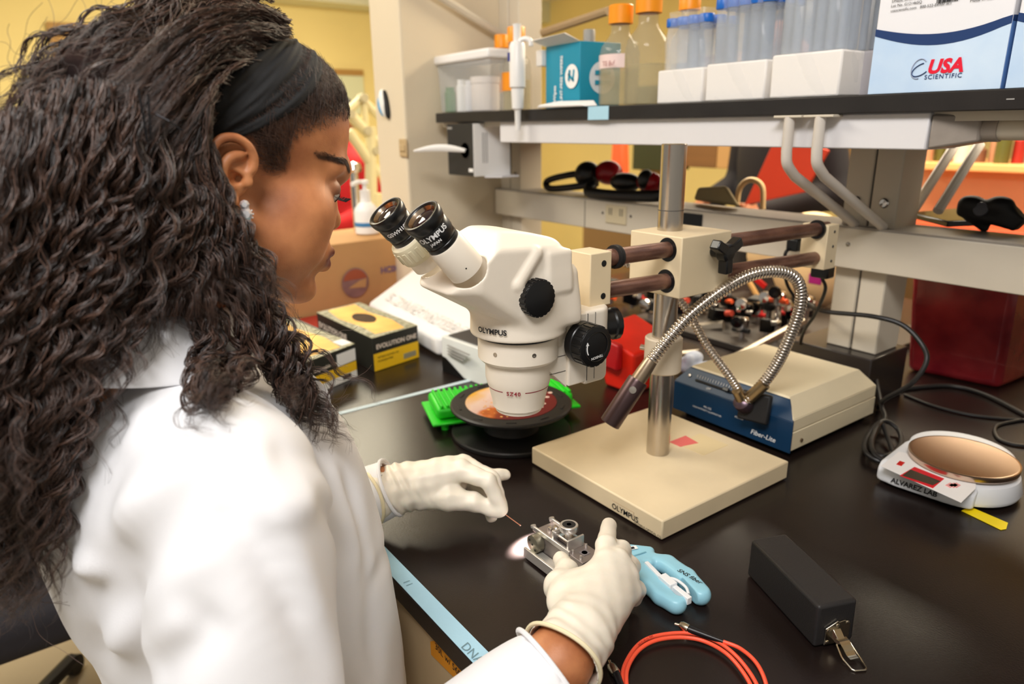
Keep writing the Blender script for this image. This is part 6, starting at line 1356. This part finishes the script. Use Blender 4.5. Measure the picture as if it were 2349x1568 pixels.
i0,m0,r0,p0=P(1058,1078,.077),m0+npv((-.014,.004,0)),r0+npv((-.028,.006,0)),p0+npv((-.040,.0,0))
glove(2,W,Wd,[(i0,.0125),(m0,.0120),(r0,.0115),(p0,.0105)],
 [([i0,P(1120,1103,.070),P(1150,1168,.036)],[.0125,.0098,.0072]),
  ([m0,P(1128,1098,.066),P(1152,1165,.036)],[.0118,.0098,.0075]),
  ([r0,P(1118,1090,.060),P(1158,1088,.054)],[.0112,.0090,.0072]),
  ([p0,P(1105,1130,.036),P(1128,1184,.018)],[.0105,.0088,.0070])],
 ([W+npv((.012,.012,-.006)),P(1030,1140,.048),P(1085,1150,.044),P(1138,1172,.033)],[.0185,.0150,.0108,.0080]),
 [(P(1010,1110,.055),(.020,.040,.030),None)],(-.13,-.47,-.01),(.08,-.22,.13),.0300,'cream latex glove on her left hand, pinching the fibre',1.3)
# ---- headband
cf=np.polyfit([.004,.036,.108],[-.036,.0040,.0500],2); cbk=np.polyfit([.010,.080,.124],[-.050,-.0160,.0150],2)
def headband():
    s=SDF(HO-npv((.12,.14,.07)),HO+npv((.12,.14,.15)),.0014); skull(s,.0045)
    sl,g=s.sub(s.lo-1,s.lo+s.vox*s.n+1); L=[sum((g[i]-HO[i])*HR[i,j] for i in range(3))/SV[j] for j in range(3)]
    d1=(L[1]-np.polyval(cf,L[2]))*.70*HS; d2=(np.polyval(cbk,L[2])-L[1])*.75*HS; d3=(.000-L[2])*HS
    for d in (d1,d2,d3): s.op(sl,d.astype(np.float32),.003,'int')
    V,Q=s.mesh(); L_=(V-HO)@HR/SV; q1=np.polyval(cf,L_[:,2])-L_[:,1]; q2=L_[:,1]-np.polyval(cbk,L_[:,2]); t_=np.clip(q1/(q1+q2+1e-6),0,1); N_=vnormals(V,Q)
    w=np.clip(np.minimum(t_,1-t_)*8,0,1)
    V=V+N_*(w*(.0010*np.sin(t_*15+np.sin(L_[:,2]*40)*1.3)+.0006*np.sin(t_*31+L_[:,2]*60)+.0004*np.sin(t_*60-L_[:,2]*90)))[:,None]
    return fast_mesh('headband',V,Q,mat('black_jersey',S(17,17,18),rough=.85,sheen=.06,bump=.2,bs=900),PR)
headband()
hb=depthbuf(HV,6)
def tolocal(px,py):
    D=bufat(hb,px,py,6); p=CAM+MC@_ray(px,py)*D; return np.round((p-HO)@HR/SV,4)
# earring
E0=hl(.0800,.004,-.0300); ed=nrm(CAM-E0)
er=MB(); CR=mat('crystal',S(250,250,255),rough=.05,metal=.6,spec=1,coat=1)
t_=MB().lathe([(.0,.0),(.0042,.0006),(.0050,.0020),(.0030,.0036),(0,.0038)],E0+UZ*-.003,ed,8).build('earring',CR,PR,ang=10,label='clear crystal drop earring')
MB().lathe([(.0,.0),(.0030,.0006),(.0036,.0018),(.0020,.0030),(0,.0032)],E0+UZ*.0042,ed,8).build('upper_gem',CR,t_,ang=10)
for k in range(12):
    a=2*math.pi*k/12; u_,v_,_=basis(ed); MB().lathe([(.0009,0),(.0007,.0012),(0,.0015)],E0-UZ*.003+(u_*math.cos(a)+v_*math.sin(a))*.0053,ed,6).build('pave_gem',CR,t_,ang=10)
# ---------------------------------------------------------------- hair
HAIR=bpy.data.materials.new('dark_hair'); HAIR.use_nodes=True; nt=HAIR.node_tree; b=nt.nodes['Principled BSDF']; b.inputs['Roughness'].default_value=.38; b.inputs['Specular IOR Level'].default_value=.6
hi_=nt.nodes.new('ShaderNodeHairInfo'); r_=nt.nodes.new('ShaderNodeValToRGB'); r_.color_ramp.elements[0].color=(*S(30,22,20),1); r_.color_ramp.elements[1].color=(*S(92,66,54),1); r_.color_ramp.elements[0].position=.2; r_.color_ramp.elements[1].position=.95
nt.links.new(hi_.outputs['Random'],r_.inputs[0]); nt.links.new(r_.outputs[0],b.inputs['Base Color'])
HBASE=mat('hair_mass',S(28,20,19),rough=.85,spec=.1,col2=S(50,36,32),vs_=60,bump=1,bs=160)
blobs=[(40,1180,.04,60),(560,100,.02,88),(470,110,.02,105),(600,120,.02,60),(500,190,.03,90),
 (380,150,.03,115),(260,220,.04,140),(330,330,.055,110),(185,345,.02,145),(110,480,.02,180),(260,450,.06,140),(380,430,.065,80),(410,520,.07,85),(80,650,.02,180),(240,600,.055,120),(350,590,.065,100),(440,600,.07,75),(50,820,.03,150),(150,740,.05,95),(20,980,.03,120),(60,950,.04,75),(0,1150,.03,95),(-20,1300,.03,70),(-90,500,.02,170),(-90,800,.03,160),(-90,360,.0,110),(-80,1050,.03,120),
 (500,620,.075,52),(545,665,.078,38),(400,250,.05,70),(430,340,.055,55)]
s=SDF((-.16,-.95,-.02),(.17,-.50,.62),.0045)
for px,py,X,r in blobs:
    c=PX(px,py,X); d=proj(c)[0,2]; rr=r*d/F_PX*.93; s.ell(c,(min(rr,.055)*1.0,rr,rr),None,.012)
V,Q=s.mesh(); N_=vnormals(V,Q)
nz_=np.sin(V[:,1]*210+np.sin(V[:,2]*90)*2+np.sin(V[:,0]*120))*np.sin(V[:,2]*70+np.sin(V[:,1]*130)*2)
V=V+N_*(nz_*.0035)[:,None]
hm_=fast_mesh('hair',V,Q,HBASE,PR)
# strands: locks of wavy hair following guides given as (picture x, picture y, world X)
def strands(guides,seed,label):
    r=np.random.default_rng(seed); P_=[];SZ=[];RD=[]
    for pts,R0,R1,nl,ns,amp,wl,rad in guides:
        g=[]
        for (px,py,X) in pts:
            p=PX(px,py,X); D=proj(p)[0,2]
            if py>560:
                dc=bufat(cb,px,py)
                if D>dc-.022: p=CAM+MC@_ray(px,py)*(dc-.022)
            g.append(p)
        path=np.array(smooth_path(g,10)); L=np.concatenate([[0],np.cumsum(np.linalg.norm(np.diff(path,axis=0),axis=1))]); n=max(14,min(46,int(L[-1]/.0065)))
        ss=np.linspace(0,L[-1],n); C=np.stack([np.interp(ss,L,path[:,k]) for k in range(3)],1); T_=np.gradient(C,axis=0); T_/=np.linalg.norm(T_,axis=1)[:,None]
        U=np.cross(T_,np.tile(MC[:,2],(n,1))); U/=np.linalg.norm(U,axis=1)[:,None]+1e-9; W_=np.cross(T_,U); t=np.linspace(0,1,n)
        for _ in range(nl):
            a=r.uniform(0,2*math.pi); q=math.sqrt(r.uniform(0,1)); ou,ow=math.cos(a)*q,math.sin(a)*q
            Rr=R0+(R1-R0)*t; ph=r.uniform(0,6.28); w_=wl*r.uniform(.75,1.3); am=amp*r.uniform(.5,1.25)
            te=r.uniform(.82,1.0); drift=r.normal(0,.012,2)
            ang=2*math.pi*ss/w_+ph; grow=np.clip(t*3,0,1)
            base=C+U*((ou*Rr+am*np.cos(ang)*grow+drift[0]*t)[:,None])+W_*((ow*Rr*.75+am*np.sin(ang)*grow*.8+drift[1]*t*.5)[:,None])
            lr=r.uniform(.0013,.0032)
            for k in range(ns):
                b2=r.uniform(0,6.28); q2=math.sqrt(r.uniform(0,1))*lr; ph2=r.uniform(0,6.28); spread=(.5+.7*np.sin(t*3+ph2)**2)
                st=base+U*((math.cos(b2)*q2*spread)[:,None])+W_*((math.sin(b2)*q2*spread)[:,None])
                jit=r.normal(0,1,3)*.0010*np.sin(ss*260+ph2)[:,None]; st=st+jit
                m=max(8,int(n*te*r.uniform(.85,1)))
                P_.append(st[:m]); SZ.append(m); RD.append(rad*np.clip((1-np.linspace(0,1,m))*2.5,.15,1))
    return P_,SZ,RD
def haircurves(name,P_,SZ,RD,m,parent):
    hc=bpy.data.hair_curves.new(name); hc.add_curves(SZ); A=np.concatenate(P_)-WL[parent]; hc.attributes['position'].data.foreach_set('vector',A.astype(np.float32).ravel())
    ra=hc.attributes.get('radius') or hc.attributes.new('radius','FLOAT','POINT'); ra.data.foreach_set('value',np.concatenate(RD).astype(np.float32))
    hc.materials.append(m); o=bpy.data.objects.new(name,hc); sc.collection.objects.link(o); o.parent=parent; WL[o]=WL[parent]; o['kind']='stuff'; return o
G=[]
# combed back section behind the band
for k in range(9):
    t_=k/8; x0,y0=655-150*t_,66+150*t_
    G.append(([(x0,y0,.055+.02*t_),(x0-80,y0-18+10*t_,.075+.015*t_),(x0-190+60*t_,y0+20+10*t_,.09),(345+20*t_,195+60*t_,.10),(250,300+40*t_,.10)],.010,.012,22,13,.0012,.09,.00028))
for k in range(5):
    G.append(([(640-40*k,30+0*k,.0),(520-30*k,0,.02),(380,60,.04),(260,160,.06),(180,300,.07)],.016,.03,20,12,.003,.06,.00028))
for k in range(5):
    G.append(([(480-4*k,190+24*k,.085),(440,235+20*k,.10),(400-10*k,330+10*k,.10),(380-16*k,450,.10)],.007,.015,18,12,.0015,.06,.00028))
# big curly mass
cols=[(-60,360,-80,500,-70,900,-60,1300),(20,330,0,560,-10,850,0,1250),(95,275,60,520,40,850,40,1330),(155,235,120,500,90,820,70,1230),(215,205,190,480,150,780,110,1120),(270,210,250,460,200,720,150,980),(320,240,310,450,260,660,200,860),(350,280,360,470,320,620,260,760),(370,320,410,500,390,610,330,690)]
for j,(a0,a1,b0,b1,c0,c1,e0,e1_) in enumerate(cols):
    for X in (.045,.075,.10):
        G.append(([(a0,a1,X-.01),((a0+b0)/2-8,(a1+b1)/2,X),(b0,b1,X),(c0,c1,X),(e0,e1_,X-.01)],.024,.026,26,13,.0058,.034,.00030))
for g_,ra,rb,nl in (([(500,60,.03),(380,88,.05),(265,135,.06),(160,215,.06),(75,340,.06),(0,520,.06)],.014,.022,34),([(560,70,.02),(430,62,.03),(310,82,.04),(205,128,.04),(115,205,.04),(35,320,.04),(-20,480,.04)],.010,.016,34),
    ([(560,120,.06),(430,140,.08),(310,200,.09),(210,310,.09),(130,480,.09)],.014,.024,30),([(520,150,.06),(420,190,.085),(330,260,.095),(260,380,.10),(220,520,.10)],.012,.022,30),([(600,40,.0),(480,40,.0),(340,70,.0),(200,140,.0),(80,260,.0),(-20,420,.0)],.014,.022,26)):
    G.append((g_,ra,rb,nl,13,.0040,.042,.00030))
# hair behind the ear down to the front locks
G+= [([(400,330,.09),(430,420,.098),(480,540,.10),(540,640,.10),(600,720,.10)],.018,.016,46,13,.004,.035,.00030),
     ([(380,360,.09),(400,480,.10),(450,600,.10),(520,690,.105),(560,770,.105)],.020,.016,46,13,.005,.034,.00030),
     ([(350,400,.09),(350,520,.10),(400,640,.10),(440,720,.105),(480,800,.105)],.020,.018,46,13,.005,.034,.00030),
     ([(470,330,.098),(490,420,.099),(520,520,.100),(560,600,.101),(600,680,.10),(650,790,.10)],.006,.014,30,12,.0035,.03,.00028),
     ([(540,640,.10),(620,740,.10),(670,850,.105),(720,940,.105),(770,1000,.10),(800,1055,.10)],.014,.0015,22,14,.0064,.031,.00028),
     ([(560,680,.10),(600,760,.10),(640,850,.105),(700,900,.105),(740,960,.105),(790,1030,.10)],.014,.0015,16,14,.0064,.031,.00028),
     ([(450,700,.10),(480,780,.11),(470,850,.115),(485,920,.12),(505,1010,.12)],.012,.0015,17,14,.0068,.030,.00028),
     ([(520,700,.10),(560,790,.11),(545,850,.115),(510,900,.12),(500,960,.12)],.012,.002,13,14,.0066,.030,.00028),
     ([(320,640,.10),(310,720,.11),(285,800,.115),(262,860,.12),(258,930,.12)],.004,.001,8,12,.0050,.036,.00028),
     ([(590,700,.10),(640,780,.10),(668,830,.10),(650,880,.105),(668,940,.105)],.010,.002,10,10,.004,.028,.00028),
     ([(200,700,.09),(170,900,.10),(110,1100,.10),(70,1300,.10),(50,1440,.09)],.012,.008,26,12,.006,.034,.00030),
     ([(60,900,.07),(30,1080,.08),(20,1250,.08),(25,1380,.08),(30,1480,.08)],.020,.010,34,12,.006,.034,.00030),
     ([(590,600,.101),(610,640,.101),(632,665,.100),(640,720,.095),(660,760,.09),(668,790,.09)],.0006,.0006,1,10,.0008,.05,.00028)]
P_,SZ,RD=strands(G,5,'')
haircurves('hair_strands',P_,SZ,RD,HAIR,PR)
# loose flyaway hairs
r=np.random.default_rng(9); F1=[];F2=[];F3=[]
edge=[(60,170),(140,110),(230,70),(330,40),(690,850),(740,950),(700,800),(240,700),(120,1080),(60,1380)]
for k in range(110):
    e=edge[k%len(edge)]; px,py=e[0]+r.normal(0,30),e[1]+r.normal(0,30); a=r.uniform(0,6.28); p=PX(px,py,.07); 
    dc=bufat(cb,px,py); 
    if proj(p)[0,2]>dc-.01: p=CAM+MC@_ray(px,py)*(dc-.012)
    d=MC@npv((math.cos(a),math.sin(a),0)); up=MC@npv((-math.sin(a),math.cos(a),0)); n=16; L_=r.uniform(.02,.05); c=r.normal(0,7)
    st=np.array([p+d*(L_*t)+up*(c*(L_*t)**2*1.5+.0015*math.sin(t*9+k)) for t in np.linspace(-.4,1,n)]); F1.append(st);F2.append(n);F3.append(np.full(n,.00012))
haircurves('flyaway_hairs',F1,F2,F3,HAIR,PR)
# short hair in front of the band
L_=(HV-HO)@HR/SV; NV=vnormals(HV,HQ); qf=np.polyval(cf,L_[:,2])
nscalp=len(HV); cand=np.where((dark[:nscalp]>.10)&(L_[:,1]>qf-.006)&(L_[:,2]>.004)&(Z_>.001)&(brow<.05)&(np.abs(L_[:,0])<.0745)&(moles<.05))[0]
cand=r.choice(cand,min(len(cand)*1,9000),replace=True); S1=[];S2=[];S3=[]
dl=HR@nrm((0,-.75,.62))
for i in cand:
    if r.uniform()>dark[i]*1.1+.05: continue
    n0=NV[i]; t0=nrm(dl-n0*(dl@n0)); sd=np.cross(n0,t0); p=HV[i]; L1=r.uniform(.008,.020)*(1.0 if dark[i]>.5 else .55); w1,w2=r.normal(0,.5),r.uniform(0,6.28); n=8
    st=np.array([p+t0*(L1*t)+n0*(.0010+.0022*math.sin(t*2.6)*(L1/.016))+sd*(w1*L1*t+.0007*math.sin(t*9+w2)) for t in np.linspace(0,1,n)])
    S1.append(st);S2.append(n);S3.append(np.full(n,.00013)*np.linspace(1,.4,n))
haircurves('short_hair',S1,S2,S3,HAIR,PR)
# eyebrow hairs
cand=np.where(brow>.25)[0]; cand=r.choice(cand,900); S1=[];S2=[];S3=[]
for i in cand:
    n0=NV[i]; sg=1 if L_[i,0]>0 else -1; d=HR@npv((sg*.9,-.35,.25)); t0=nrm(d-n0*(d@n0)); p=HV[i]; L1=r.uniform(.004,.007)
    S1.append(np.array([p+t0*(L1*t)+n0*(.0003+.0005*math.sin(t*3)) for t in np.linspace(0,1,5)])); S2.append(5); S3.append(np.full(5,.00012))
haircurves('eyebrow_hairs',S1,S2,S3,HAIR,PR)
PINM=mat('hair_pin_metal',S(60,60,64),rough=.25,metal=.9)
for a,b_,X in (((318,205),(338,325),.128),((340,215),(346,320),.128),((358,262),(418,298),.126)):
    MB().tube([PX(*a,X),PX((a[0]+b_[0])/2,(a[1]+b_[1])/2-2,X+.003),PX(*b_,X)],.0007,6).build('hair_pin',PINM,PR)
